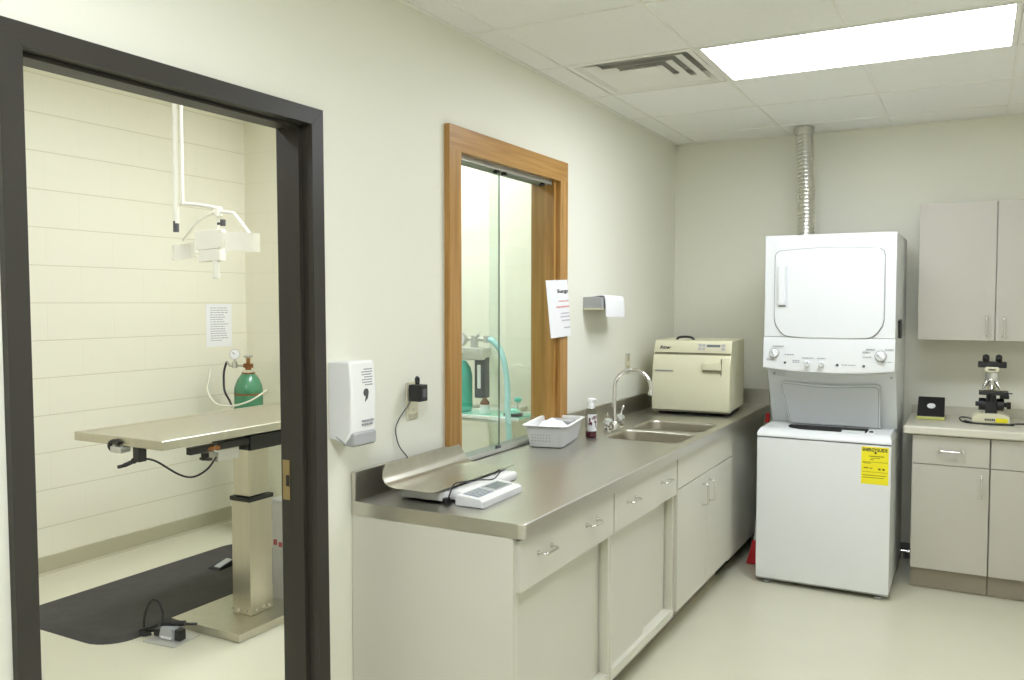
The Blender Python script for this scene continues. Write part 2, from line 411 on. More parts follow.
for n, (cx, cyy) in enumerate(((-1.15, 1.5), (-1.15, 3.93))):
    t = thing('ceiling_light', 'surface light on the surgery ceiling, hidden above the door head', 'light', (cx, cyy, HS), group='surgery ceiling lights')
    q = MB(); q.box(cx - 0.2, cx + 0.2, cyy - 0.62, cyy + 0.62, HS - 0.03, HS, b=0.006); q.build('light_housing', TBAR, t)
    q = MB(); q.box(cx - 0.17, cx + 0.17, cyy - 0.58, cyy + 0.58, HS - 0.045, HS - 0.028, b=0.006); q.build('diffuser', LENS2, t)

# air diffuser
i, j = VENT; x0, x1, y0, y1 = gx[i], gx[i + 1], gy[j], gy[j + 1]; cx, cyy = (x0 + x1) / 2, (y0 + y1) / 2
t = thing('ceiling_vent', 'square white louvred air diffuser in the ceiling beside the light', 'vent', (cx, cyy, HC))
q = MB()
def ring(q, a, za, c, zc, m=None):
    V = [(cx + sx * a, cyy + s2 * a, za) for sx, s2 in ((-1, -1), (1, -1), (1, 1), (-1, 1))] + [(cx + sx * c, cyy + s2 * c, zc) for sx, s2 in ((-1, -1), (1, -1), (1, 1), (-1, 1))]
    q.mesh(V, [(k, (k + 1) % 4, 4 + (k + 1) % 4, 4 + k) for k in range(4)], m)
ring(q, 0.2955, HC + 0.002, 0.272, HC + 0.002); ring(q, 0.272, HC + 0.002, 0.225, HC + 0.045); ring(q, 0.225, HC + 0.045, 0.225, HC + 0.06)
q.build('vent_frame', TBAR, t)
for a in (0.238, 0.172, 0.106):
    q = MB(); ring(q, a, HC + 0.004, a - 0.052, HC + 0.020); ring(q, a - 0.001, HC + 0.0055, a - 0.053, HC + 0.0215)
    ring(q, a, HC + 0.004, a - 0.001, HC + 0.0055)
    q.build('louver', TBAR, t)
q = MB(); q.box(cx - 0.055, cx + 0.055, cyy - 0.055, cyy + 0.055, HC + 0.018, HC + 0.024); q.build('center_plate', TBAR, t)
q = MB(); q.box(cx - 0.228, cx + 0.228, cyy - 0.228, cyy + 0.228, HC + 0.06, HC + 0.16); q.build('plenum', VENTIN, t)

# ------------------------------------------------------------------ door frame (opening to the surgery)
t = thing('door_1', 'dark bronze metal door frame open to the surgery', 'door frame', (0, 1.6, 0), kind='structure')
Y1, Y2, ZD = 1.087, 2.108, 2.193
FW = 0.052
def shear(q):
    for v in q.bm.verts: v.co.y += 0.012 * (1 - v.co.z / 1.75)
yi1, yi2, zi = Y1 + FW, Y2 - FW, ZD - FW
q = MB()
for xa, xb in ((0.0, 0.022), (-TW - 0.005, -TW)):
    q.prism([(Y1, 0), (yi1, 0), (yi1, zi), (Y1, ZD)], 'x', xa, xb, b=0.001, seg=1); q.prism([(yi2, 0), (Y2, 0), (Y2, ZD), (yi2, zi)], 'x', xa, xb, b=0.001, seg=1)
    q.prism([(Y1, ZD), (yi1, zi), (yi2, zi), (Y2, ZD)], 'x', xa, xb, b=0.001, seg=1)
q.box(-TW, 0.0, Y1 + 0.01, yi1, 0, ZD - 0.02); q.box(-TW, 0.0, yi2, Y2 - 0.01, 0, ZD - 0.02); q.box(-TW, 0.0, yi1, yi2, zi, ZD - 0.02)
shear(q); q.build('frame', DFRAME, t)
q = MB()
q.box(-0.070, -0.022, yi1, yi1 + 0.016, 0, zi, b=0.0015); q.box(-0.070, -0.022, yi2 - 0.016, yi2, 0, zi, b=0.0015); q.box(-0.070, -0.022, yi1, yi2, zi - 0.010, zi, b=0.0015)
shear(q); q.build('door_stop', DFRAME, t)
q = MB(); q.box(-0.122, -0.092, yi2 - 0.002, yi2 + 0.001, 0.945, 1.075, m=BRASS); q.box(-0.108, -0.094, yi2 - 0.003, yi2, 0.99, 1.026, m=DARK)
shear(q); q.build('strike_plate', BRASS, t)

# ------------------------------------------------------------------ pass-through window
t = thing('window_1', 'oak framed sliding glass window above the steel counter', 'window', (0, 3.39, 0.92), kind='structure')
W1, W2, WT, WB = 2.836, 3.940, 2.289, 0.962
CW = 0.088
q = MB(); q.box(0.0, 0.026, W1, W1 + CW, WB, WT, b=0.002); q.build('window_frame', OAKZ, t)
q = MB(); q.box(0.0, 0.026, W2 - CW, W2, WB, WT, b=0.002); q.build('window_frame', OAKZ, t)
q = MB(); q.box(0.0, 0.0262, W1 + 0.002, W2 - 0.002, WT - 0.1, WT - 0.0005, b=0.002); q.build('window_frame', OAKY, t)
J1, J2, JT = 2.915, 3.830, 2.192
q = MB(); q.box(-TW - 0.002, 0.001, J1 - 0.03, J1, 0.905, JT + 0.02); q.box(-TW - 0.002, 0.001, J2, J2 + 0.03, 0.905, JT + 0.02); q.build('jamb', OAKZ, t)
q = MB(); q.box(-TW - 0.002, 0.001, J1, J2, JT, JT + 0.018); q.build('jamb', OAKY, t)
q = MB()
q.box(-0.088, -0.012, J1, J2, JT - 0.006, JT)
for xx in (-0.088, -0.0605, -0.0365, -0.014): q.box(xx - 0.002, xx + 0.002, J1, J2, JT - 0.022, JT - 0.004)
q.build('window_track', TRACK, t)
q = MB()
q.box(-0.088, -0.012, J1, J2, 0.918, 0.923)
for xx in (-0.088, -0.0605, -0.0365, -0.014): q.box(xx - 0.002, xx + 0.002, J1, J2, 0.922, 0.934)
q.build('window_track', TRACK, t)
q = MB(); q.box(-0.030, -0.024, J1 + 0.002, 3.322, 0.934, JT - 0.012); q.build('pane', GLASS, t)
q = MB(); q.box(-0.030, -0.024, 3.322, 3.3245, 0.926, JT - 0.012); q.build('pane_edge', GEDGE, t)
q = MB(); q.box(-0.056, -0.050, 3.285, J2 - 0.001, 0.934, JT - 0.012); q.build('pane', GLASS, t)
for yy in (3.300, 3.375, 3.76):
    q = MB(); q.cyl((-0.040, yy, JT - 0.026), (-0.020, yy, JT - 0.026), 0.009, seg=14); q.build('roller', BPLAST, t)
q = MB(); q.box(-0.036, -0.018, 3.302, 3.329, 0.924, 0.944, b=0.002); q.build('pane_stop', DGPL, t)

# ------------------------------------------------------------------ steel counter with double sink
XC, YC0 = 0.663, 2.252
ZT, ZL = 0.914, 0.868
def counter_outline(z, ins=0.0):
    r = 0.022
    pts = [(0.004, YB - 0.004), (0.004, J2 - 0.003), (-0.092, J2 - 0.003), (-0.092, J1 + 0.003), (0.004, J1 + 0.003), (0.004, YC0)]
    for k in range(7):
        a = -PI / 2 + PI / 2 * k / 6
        pts.append((XC - r + (r - ins) * math.cos(a), YC0 + r + (r - ins) * math.sin(a)))
    pts.append((XC - ins, YB - 0.004))
    return pts
SINKS = [(0.225, 0.615, 3.925, 4.255), (0.225, 0.615, 4.312, 4.662)]
t = thing('steel_countertop', 'long stainless steel countertop with double sink along the left wall', 'countertop', (0.34, 4.0, ZL))
tb = bmesh.new(); edges = []
def loop(bm, pts):
    vs = [bm.verts.new(p) for p in pts]; es = [bm.edges.new((vs[k], vs[(k + 1) % len(vs)])) for k in range(len(vs))]; return vs, es
def zt(x): return ZT
outer, es = loop(tb, [(x, y, ZT) for x, y in counter_outline(ZT, 0.003)]); edges += es
holes = []
for (a0, a1, b0, b1) in SINKS:
    hv, es = loop(tb, [(x, y, ZT) for x, y in rrect(a0, a1, b0, b1, 0.06, 6)]); edges += es; holes.append(hv)
bmesh.ops.triangle_fill(tb, edges=edges, use_beauty=True)
# folded front edge and underside return
n = len(outer)
lo1 = [tb.verts.new((x, y, ZT - 0.003)) for x, y in counter_outline(0)]
lo2 = [tb.verts.new((x, y, ZL)) for x, y in counter_outline(0)]
lo3 = [tb.verts.new((min(x, XC - 0.02), max(y, YC0 + 0.02) if y < 3 and x > 0.1 else y, ZL)) for x, y in counter_outline(0)]
for A, B in ((outer, lo1), (lo1, lo2), (lo2, lo3)):
    for k in range(n): tb.faces.new((A[k], A[(k + 1) % n], B[(k + 1) % n], B[k]))
for hv, (a0, a1, b0, b1) in zip(holes, SINKS):
    pass
q = MB(); q._add(tb); q.build('counter_sheet', STEEL, t)
for (a0, a1, b0, b1) in SINKS:
    q = MB(); tb = bmesh.new(); rings = []
    cxx, cyy_ = (a0 + a1) / 2, (b0 + b1) / 2
    for (ins, z) in ((-0.004, ZT + 0.0012), (0.0, ZT + 0.0012), (0.004, ZT - 0.003), (0.006, ZT - 0.012), (0.012, ZT - 0.10), (0.020, ZT - 0.145), (0.045, ZT - 0.165), (0.10, ZT - 0.17)):
        rings.append([tb.verts.new((x, y, z)) for x, y in rrect(a0 + ins, a1 - ins, b0 + ins, b1 - ins, max(0.02, 0.06 - ins * 0.3), 6)])
    for A, B in zip(rings, rings[1:]):
        for k in range(len(A)): tb.faces.new((A[k], A[(k + 1) % len(A)], B[(k + 1) % len(A)], B[k]))
    tb.faces.new(rings[-1]); q._add(tb); o = q.build('sink_bowl', BOWL, t, ang=50)
    q = MB(); q.lathe([(0.042, 0), (0.042, 0.004), (0.034, 0.005), (0.030, -0.004), (0.002, -0.004)], 24, mtx=Matrix.Translation((cxx, cyy_, ZT - 0.169))); q.build('drain', CHROME, o)
q = MB(); q.box(0.002, 0.020, YC0, W1 - 0.002, ZT - 0.002, 1.0142, b=0.003); q.build('backsplash', STEEL, t)
q = MB(); q.box(0.002, 0.020, W2 + 0.002, YB - 0.002, ZT - 0.002, 1.0142, b=0.003); q.build('backsplash', STEEL, t)
q = MB(); q.box(0.020, XC - 0.002, YB - 0.022, YB - 0.003, ZT - 0.002, 1.0142, b=0.003); q.build('backsplash', STEEL, t)

# ------------------------------------------------------------------ left base cabinets
XF_ = 0.625
def pull_h(par, xf, yc, z, L=0.098, m=CHROME):
    q = MB()
    q.tube(thread([(xf, yc - L / 2, z), (xf + 0.030, yc - L / 2 + 0.004, z - 0.002), (xf + 0.030, yc + L / 2 - 0.004, z - 0.002), (xf, yc + L / 2, z)], 0.010), 0.0042, 10)
    for s_ in (-1, 1): q.cyl((xf, yc + s_ * L / 2, z), (xf + 0.004, yc + s_ * L / 2, z), 0.0085, seg=14)
    return q.build('handle', m, par)
def pull_v(par, xf, y, zc, L=0.11, m=CHROME):
    q = MB()
    q.tube(thread([(xf, y, zc - L / 2), (xf + 0.030, y, zc - L / 2 + 0.003), (xf + 0.030, y, zc + L / 2 - 0.003), (xf, y, zc + L / 2)], 0.012), 0.0042, 10)
    for s_ in (-1, 1): q.cyl((xf, y, zc + s_ * L / 2), (xf + 0.004, y, zc + s_ * L / 2), 0.0085, seg=14)
    return q.build('handle', m, par)
def sliding_cabinet(y0, y1, label, hy, endpanel=False):
    t = thing('base_cabinet', label, 'cabinet', (0.33, (y0 + y1) / 2, 0), group='cabinets under the steel counter')
    q = MB(); xb = XF_ - 0.055
    q.box(0.006, xb - 0.02, y0 + 0.012, y1 - 0.012, 0.10, 0.866)                      # carcass core
    q.box(0.006, XF_ - 0.004, y0 + 0.001, y0 + 0.019, 0.10, 0.866, b=0.001); q.box(0.006, XF_ - 0.004, y1 - 0.019, y1 - 0.001, 0.10, 0.866, b=0.001)
    q.build('body', CAB, t)
    q = MB(); q.box(XF_ - 0.03, XF_, y0 + 0.001, y0 + 0.022, 0.105, 0.862, b=0.0015); q.box(XF_ - 0.03, XF_, y1 - 0.022, y1 - 0.001, 0.105, 0.862, b=0.0015)
    q.box(XF_ - 0.045, XF_ + 0.003, y0 + 0.004, y1 - 0.004, 0.108, 0.148, b=0.002); q.build('face_frame', CABE, t)
    q = MB(); q.box(0.03, XF_ - 0.075, y0, y1, 0.001, 0.108); q.build('toe_kick', KICK, t)
    q = MB(); q.box(XF_ - 0.02, XF_ + 0.016, y0 + 0.006, y1 - 0.006, 0.694, 0.858, b=0.002); d = q.build('drawer', CAB, t)
    for h in hy: pull_h(d, XF_ + 0.016, h, 0.790)
    ym = (y0 + y1) / 2
    q = MB(); q.box(XF_ - 0.030, XF_ - 0.018, y0 + 0.024, ym + 0.03, 0.143, 0.70, b=0.001); q.build('door', CAB, t)
    q = MB(); q.box(XF_ - 0.050, XF_ - 0.038, ym - 0.03, y1 - 0.024, 0.143, 0.70, b=0.001); q.build('door', CAB, t)
    if endpanel:
        q = MB(); q.box(0.003, XF_ + 0.001, y0 - 0.012, y0, 0.0005, 0.868, b=0.001); q.build('end_panel', CAB, t)
    return t
sliding_cabinet(2.266, 3.043, 'grey base cabinet nearest the door with sliding doors and one wide drawer', (2.440, 2.825), True)
sliding_cabinet(3.046, 3.832, 'second grey base cabinet from the door, with sliding doors and one wide drawer', (3.232, 3.650))
t = thing('base_cabinet', 'grey sink base cabinet with two hinged doors and paired upright handles', 'cabinet', (0.33, 4.33, 0), group='cabinets under the steel counter')
q = MB(); q.box(0.006, XF_ - 0.002, 3.835, 4.862, 0.122, 0.16); q.box(0.006, XF_ - 0.002, 3.835, 3.856, 0.16, 0.866); q.box(0.006, XF_ - 0.002, 4.842, 4.862, 0.16, 0.866); q.box(0.006, 0.05, 3.856, 4.842, 0.16, 0.7); q.box(XF_ - 0.03, XF_ - 0.002, 3.856, 4.842, 0.68, 0.73); q.build('body', CAB, t)
q = MB(); q.box(0.03, XF_ - 0.075, 3.836, 4.862, 0.001, 0.122); q.build('toe_kick', KICK, t)
q = MB(); q.box(XF_ - 0.004, XF_ + 0.016, 3.842, 4.857, 0.712, 0.858, b=0.002); q.build('false_front', CAB, t)
for (a, c, hy) in ((3.842, 4.333, 4.255), (4.337, 4.857, 4.375)):
    q = MB(); q.box(XF_ - 0.002, XF_ + 0.016, a, c, 0.130, 0.708, b=0.002); d = q.build('door', CAB, t)
    pull_v(d, XF_ + 0.016, hy, 0.608)
t = thing('base_cabinet', 'plain grey corner cabinet panel beside the washer', 'cabinet', (0.33, 5.3, 0), group='cabinets under the steel counter')
q = MB(); q.box(0.006, XF_ - 0.006, 4.865, YB - 0.004, 0.095, 0.866, b=0.002); q.build('body', CAB, t)
q = MB(); q.box(0.03, XF_ - 0.075, 4.865, YB - 0.004, 0.001, 0.095); q.build('toe_kick', DARK, t)

# ------------------------------------------------------------------ right-hand cabinets and laminate top
YR, ZB0, ZB1 = 5.147, 0.125, 0.866
def pull_x(par, yf, xc, z, L=0.115, m=CHROME):
    q = MB()
    q.tube(thread([(xc - L / 2, yf, z), (xc - L / 2 + 0.004, yf - 0.030, z), (xc + L / 2 - 0.004, yf - 0.030, z), (xc + L / 2, yf, z)], 0.010), 0.0045, 10)
    for s_ in (-1, 1): q.cyl((xc + s_ * L / 2, yf, z), (xc + s_ * L / 2, yf - 0.004, z), 0.009, seg=14)
    return q.build('handle', m, par)
def pull_z(par, yf, x, z0, z1, m=CHROME):
    q = MB()
    q.tube(thread([(x, yf, z0), (x, yf - 0.028, z0 + 0.004), (x, yf - 0.028, z1 - 0.004), (x, yf, z1)], 0.010), 0.0045, 10)
    for z in (z0, z1): q.cyl((x, yf, z), (x, yf - 0.004, z), 0.009, seg=14)
    return q.build('handle', m, par)
for k, (x0, x1, lab) in enumerate(((1.556, 1.932, 'pale grey base cabinet next to the washer, one drawer over one door'),
                                   (1.934, 2.560, 'pale grey base cabinet cut off by the right edge of the photo'))):
    t = thing('base_cabinet', lab, 'cabinet', ((x0 + x1) / 2, 5.45, 0), group='cabinets under the laminate counter')
    q = MB(); q.box(x0, x1, YR + 0.018, YB - 0.004, ZB0, ZB1, b=0.001); q.build('body', CABR, t)
    q = MB(); q.box(x0 + 0.001, x1 - 0.001, YR + 0.075, YB - 0.02, 0.001, ZB0); q.build('toe_kick', KICK, t)
    q = MB(); q.box(x0 + 0.003, x1 - 0.003, YR, YR + 0.018, 0.708, 0.862, b=0.0015); d = q.build('drawer', CABR, t)
    hx = (x0 + x1) / 2 if k == 0 else 2.20
    pull_x(d, YR, hx, 0.786)
    if k == 0:
        q = MB(); q.box(x0 + 0.003, x1 - 0.003, YR, YR + 0.018, ZB0 + 0.003, 0.704, b=0.0015); d = q.build('door', CABR, t); pull_z(d, YR, 1.893, 0.545, 0.662)
    else:
        q = MB(); q.box(x0 + 0.003, 2.245, YR, YR + 0.018, ZB0 + 0.003, 0.704, b=0.0015); d = q.build('door', CABR, t); pull_z(d, YR, 2.20, 0.545, 0.662)
        q = MB(); q.box(2.249, x1 - 0.003, YR, YR + 0.018, ZB0 + 0.003, 0.704, b=0.0015); d = q.build('door', CABR, t); pull_z(d, YR, 2.29, 0.545, 0.662)
t = thing('laminate_countertop', 'pale laminate countertop under the microscope', 'countertop', (2.0, 5.45, ZB1))
q = MB(); q.box(1.512, 2.58, YR - 0.025, YB - 0.003, 0.868, 0.914, b=0.010, seg=3); q.build('counter_slab', LAM, t)
q = MB(); q.box(1.516, 2.58, YB - 0.022, YB - 0.003, 0.912, 0.966, b=0.004); q.build('backsplash', LAM, t)
YU = 5.432
t = thing('wall_cabinet', 'pale grey wall cabinet above the microscope', 'cabinet', (1.95, 5.6, 1.373))
q = MB(); q.box(1.555, 2.335, YU + 0.018, YB - 0.003, 1.373, 2.153, b=0.001); q.build('body', CABR, t)
for (a, c, hx) in ((1.556, 1.942, 1.903), (1.946, 2.334, 1.985)):
    q = MB(); q.box(a, c, YU, YU + 0.018, 1.376, 2.152, b=0.0015); d = q.build('door', CABR, t); pull_z(d, YU, hx, 1.402, 1.508)

# ------------------------------------------------------------------ stacked washer and dryer
t = thing('stacked_washer_dryer', 'white stacked washer and dryer with the washer lid propped open', 'washer dryer', (1.128, 5.27, 0))
wx0, wx1, wy0, wy1 = 0.778, 1.474, 4.862, 5.655
q = MB(); q.box(wx0, wx1, wy0, wy1, 0.034, 0.832, b=0.006); q.build('washer_body', APPL, t)
q = MB(); q.box(wx0 + 0.004, wx1 - 0.004, wy0 + 0.012, wy1, 0.024, 0.036, b=0.002); q.build('base_rail', GPLAST, t)
for (x, y) in ((wx0 + 0.055, wy0 + 0.05), (wx1 - 0.055, wy0 + 0.05), (wx0 + 0.055, wy1 - 0.05), (wx1 - 0.055, wy1 - 0.05)):
    q = MB(); q.lathe([(0.021, 0.0005), (0.021, 0.010), (0.009, 0.014), (0.009, 0.030)], 18, mtx=Matrix.Translation((x, y, 0))); q.build('foot', GPLAST, t)
# top deck with opening
ZK = 0.880
prof = [(wy0 - 0.002, 0.838), (wy0 - 0.002, 0.848), (wy0 + 0.006, 0.862), (wy0 + 0.026, 0.874), (wy0 + 0.055, ZK)]
tb = bmesh.new()
ox0, ox1, oy0, oy1 = 0.915, 1.340, 4.926, 5.125
P = [(wx0 + 0.012, wy0 + 0.055), (wx1 - 0.012, wy0 + 0.055), (wx1 - 0.012, wy1), (wx0 + 0.012, wy1)]
ov, es = loop(tb, [(x, y, ZK) for x, y in P]); edges = es
hv, es = loop(tb, [(x, y, ZK) for x, y in rrect(ox0, ox1, oy0, oy1, (0.02, 0.02, 0.12, 0.05), 7)]); edges = edges + es
bmesh.ops.triangle_fill(tb, edges=edges, use_beauty=True)
HV = [v.co.copy() for v in hv]
# front roll and side skirts
secs = []
for (y, z) in prof:
    ins = 0.0 if z < 0.85 else 0.012 * ((z - 0.848) / (ZK - 0.848)) ** 2
    secs.append((tb.verts.new((wx0 + ins, y, z)), tb.verts.new((wx1 - ins, y, z))))
for (a, c), (d, e) in zip(secs, secs[1:]): tb.faces.new((a, c, e, d))
L = [[s_[0] for s_ in secs], [s_[1] for s_ in secs]]
for side, xx, ins in ((0, wx0, 0.012), (1, wx1, -0.012)):
    bot = tb.verts.new((xx, wy1, 0.838)); top = tb.verts.new((xx + ins, wy1, ZK)); mid = tb.verts.new((xx, wy1, 0.856))
    s_ = L[side]; m0 = tb.verts.new((xx, wy0 + 0.055, 0.856))
    tb.faces.new((s_[0], s_[1], s_[2], s_[3], m0, mid, bot)) if False else None
    tb.faces.new((s_[0], bot, mid, m0, s_[1])); tb.faces.new((m0, mid, top, s_[4])); tb.faces.new((s_[1], m0, s_[4], s_[3], s_[2]))
q = MB(); q._add(tb); q.build('washer_top', APPL, t, ang=50)
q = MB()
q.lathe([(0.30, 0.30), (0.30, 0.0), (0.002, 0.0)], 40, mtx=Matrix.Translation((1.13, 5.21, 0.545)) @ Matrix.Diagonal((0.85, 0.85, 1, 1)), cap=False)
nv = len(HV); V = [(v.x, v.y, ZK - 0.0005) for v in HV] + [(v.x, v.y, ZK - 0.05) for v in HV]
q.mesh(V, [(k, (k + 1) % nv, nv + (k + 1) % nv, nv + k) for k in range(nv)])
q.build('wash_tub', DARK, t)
q = MB(); q.box(1.215, 1.330, 4.935, 4.985, ZK - 0.004, ZK + 0.006, b=0.003); q.build('lid_lock', APPL, t)
q = MB(); q.box(1.352, 1.372, 4.985, 5.000, ZK - 0.002, ZK + 0.008, b=0.002); q.build('lid_catch', BPLAST, t)
# lid raised
LB, LT = Vector((0, 5.140, ZK + 0.006)), Vector((0, 5.055, 1.128))
def lidpt(u, v, off=0.0):
    p = LB.lerp(LT, v); nn = Vector((0, (LT - LB).z, -(LT - LB).y)).normalized()
    return Vector((u, p.y, p.z)) - nn * off
def lid_prism(q, poly, o0, o1, m=None):
    V = [lidpt(u, v, o0) for u, v in poly] + [lidpt(u, v, o1) for u, v in poly]; n = len(poly)
    q.mesh(V, [tuple(range(n)), tuple(range(n, 2 * n))] + [(k, (k + 1) % n, n + (k + 1) % n, n + k) for k in range(n)], m)
def lid_outline(m):
    # slightly bowed top edge, narrower at the hinge
    top = [(0.862 + m, 0.93 - m), (0.868 + m, 0.97 - m), (0.882 + m, 1.0 - m * 3)]
    for k in range(1, 10):
        s_ = k / 10; top.append((0.882 + s_ * 0.498, 1.0 - m * 3 - 0.055 * math.sin(PI * s_) ** 2))
    top += [(1.380 - m, 1.0 - m * 3), (1.394 - m, 0.97 - m), (1.398 - m, 0.93 - m), (1.392 - m, 0.0 + m * 2), (0.905 + m, 0.0 + m * 2)]
    return top
q = MB(); lid_prism(q, lid_outline(0), 0.0, -0.022); q.build('washer_lid', APPL2, t)
q = MB(); lid_prism(q, lid_outline(0.004), 0.0012, 0.0); lid_prism(q, lid_outline(0.0), 0.004, 0.0)
o = q; q = MB()
lid_prism(q, lid_outline(0.006), 0.0015, 0.0, GROOVE); lid_prism(q, lid_outline(0.011), 0.004, 0.0, APPLG); o.bm.free()
q.build('lid_liner', APPLG, t)
# support tower behind the lid
tx0, tx1 = 0.790, 1.476
q = MB()
q.prism([(5.045, 1.205), (5.215, ZK - 0.004), (wy1, ZK - 0.004), (wy1, 1.215), (5.02, 1.215)], 'x', tx0, tx1, b=0.004)
q.build('tower', APPL2, t)
# dryer cabinet
dy0 = 4.952
q = MB()
q.prism(rrect(tx0, tx1, dy0, wy1, 0.006, 2), 'z', 1.3945, 1.965, b=0.005)
q.build('dryer_body', APPL, t)
def bow(x, base): return base - 0.020 * (1 - ((x - (tx0 + tx1) / 2) / ((tx1 - tx0) / 2)) ** 2)
tb = bmesh.new(); cols = []
for k in range(17):
    x = tx0 + (tx1 - tx0) * k / 16
    zb = bow(x, 1.214)
    sec = [(dy0 + 0.02, 1.395), (dy0 - 0.004, 1.392), (dy0 - 0.010, 1.36), (dy0 - 0.018, zb + 0.022), (dy0 - 0.014, zb + 0.006), (dy0 - 0.002, zb), (wy1, zb)]
    cols.append([tb.verts.new((x, y, z)) for y, z in sec])
for A, B in zip(cols, cols[1:]):
    for k in range(len(A) - 1): tb.faces.new((A[k], A[k + 1], B[k + 1], B[k]))
for A in (cols[0], cols[-1]):
    e = tb.verts.new((A[0].co.x, wy1, 1.395)); tb.faces.new(A + [e])
q = MB(); q._add(tb); q.build('control_panel', APPL, t, ang=45)
door = [(0.932, 1.396), (1.345, 1.394)]
dpoly = [(0.848, 1.50), (0.856, 1.462), (0.880, 1.425), (0.905, 1.405), (0.940, 1.397), (1.04, 1.392), (1.24, 1.392), (1.335, 1.396), (1.362, 1.404), (1.386, 1.424), (1.410, 1.462), (1.418, 1.50),
         (1.418, 1.835), (1.412, 1.862), (1.392, 1.876)] + [(1.392 - 0.518 * k / 8, 1.876 + 0.012 * math.sin(PI * k / 8)) for k in range(1, 8)] + [(0.874, 1.876), (0.854, 1.862), (0.848, 1.835)]
def scale_poly(p, d):
    mx = sum(a for a, _ in p) / len(p); mz = sum(c for _, c in p) / len(p)
    return [(a + d * (1 if a < mx else -1) * min(1, abs(a - mx) / 0.1), c + d * (1 if c < mz else -1) * min(1, abs(c - mz) / 0.1)) for a, c in p]
q = MB(); q.prism(scale_poly(dpoly, -0.004), 'y', dy0 - 0.001, dy0 + 0.004, m=GROOVE); q.prism(dpoly, 'y', dy0 - 0.012, dy0 + 0.002, b=0.004, m=APPL)
d = q.build('dryer_door', APPL, t)
q = MB()
q.box(0.868, 0.922, dy0 - 0.015, dy0 - 0.011, 1.565, 1.795, b=0.0015, m=APPL2); q.box(0.868, 0.908, dy0 - 0.030, dy0 - 0.013, 1.572, 1.792, b=0.006, m=APPL); q.box(0.872, 0.910, dy0 - 0.0165, dy0 - 0.0145, 1.5655, 1.571, m=DGPL)
q.build('handle', APPL, d)
def dial(x, z, r, name='knob', tw=0.5):
    q = MB(); y = dy0 - 0.013
    q.cyl((x, y + 0.006, z), (x, y - 0.003, z), r * 1.15, seg=28, m=GPLAST if r > 0.02 else APPL2)
    q.cyl((x, y - 0.002, z), (x, y - 0.024, z), r, r * 0.86, seg=28, b=0.003, m=APPL)
    R_ = Matrix.Translation((x, y - 0.024, z)) @ Matrix.Rotation(tw, 4, 'Y')
    q.box(-r * 0.16, r * 0.16, -0.008, 0.001, -r * 0.8, r * 0.8, b=0.002, m=APPL, mtx=R_)
    q.box(-r * 0.05, r * 0.05, -0.0088, -0.007, r * 0.2, r * 0.75, m=DGPL, mtx=R_)
    q.build(name, APPL, t)
def pxx(px): return 0.802 + (px - 765.5) * 0.672 / 129.5
dial(pxx(775), 1.302, 0.025, tw=-0.6); dial(pxx(882), 1.300, 0.027, tw=-0.9)
dial(pxx(809.5), 1.248, 0.017); dial(pxx(824), 1.248, 0.017)
for px, z, r in ((786.5, 1.250, 0.0065), (840, 1.246, 0.0075), (866, 1.244, 0.0075)):
    q = MB(); q.cyl((pxx(px), dy0 - 0.010, z), (pxx(px), dy0 - 0.020, z), r, seg=16, b=0.001); q.build('button', DGPL, t)
q = MB()
for (px, z, w) in ((779, 1.340, 12), (771, 1.265, 8), (791, 1.295, 10), (810, 1.278, 11), (824, 1.278, 8), (851, 1.246, 14), (798, 1.262, 7), (798, 1.252, 7), (872, 1.335, 8), (890, 1.335, 8), (868, 1.318, 7), (869, 1.292, 8), (888, 1.268, 10)):
    xa = pxx(px - w / 2); xb_ = pxx(px + w / 2); kx = 0
    while xa < xb_:
        wl = random.uniform(0.008, 0.016); q.box(xa, min(xa + wl, xb_), dy0 - 0.0185, dy0 - 0.010, z, z + 0.0045); xa += wl + 0.004
q.build('printed_marks', GINK, t)
for (x, z) in ((0.83, 1.178), (1.452, 1.178)):
    q = MB(); q.cyl((x, 5.075, z), (x, 5.052, z), 0.006, seg=12); q.build('screw', GPLAST, t)
# energy label
q = MB(); q.box(1.328, 1.462, wy0 - 0.0012, wy0 + 0.001, 0.622, 0.822, m=YEL)
V, Fc = text_flat('ENERGYGUIDE', 1, lambda u, v: (1.334 + u, wy0 - 0.0018, 0.797 + v), (0.122, 0.018), 0.035); q.mesh(V, Fc, INK)
q.mesh([(1.390, wy0 - 0.0018, 0.794), (1.400, wy0 - 0.0018, 0.782), (1.405, wy0 - 0.0018, 0.794)], [(0, 1, 2)], INK); q.box(1.3935, 1.4015, wy0 - 0.0018, wy0, 0.786, 0.796, m=INK)
for (x0, x1, z, h) in ((1.365, 1.44, 0.770, 0.004), (1.375, 1.42, 0.761, 0.003), (1.37, 1.39, 0.752, 0.003), (1.332, 1.458, 0.740, 0.002), (1.336, 1.375, 0.733, 0.003), (1.34, 1.362, 0.706, 0.006), (1.368, 1.384, 0.706, 0.004), (1.412, 1.424, 0.700, 0.010), (1.432, 1.444, 0.700, 0.010), (1.332, 1.458, 0.687, 0.0015), (1.334, 1.45, 0.668, 0.003), (1.334, 1.44, 0.656, 0.003)):
    q.box(x0, x1, wy0 - 0.0018, wy0, z, z + h, m=YINK)
q.build('energy_label', YEL, t)
q = MB(); q.prism([(5.10, 1.488), (5.20, 1.494), (5.235, 1.470), (5.235, 1.400), (5.20, 1.388), (5.13, 1.392)], 'x', 1.4755, 1.489, b=0.003); q.build('side_strap', BPLAST, t)

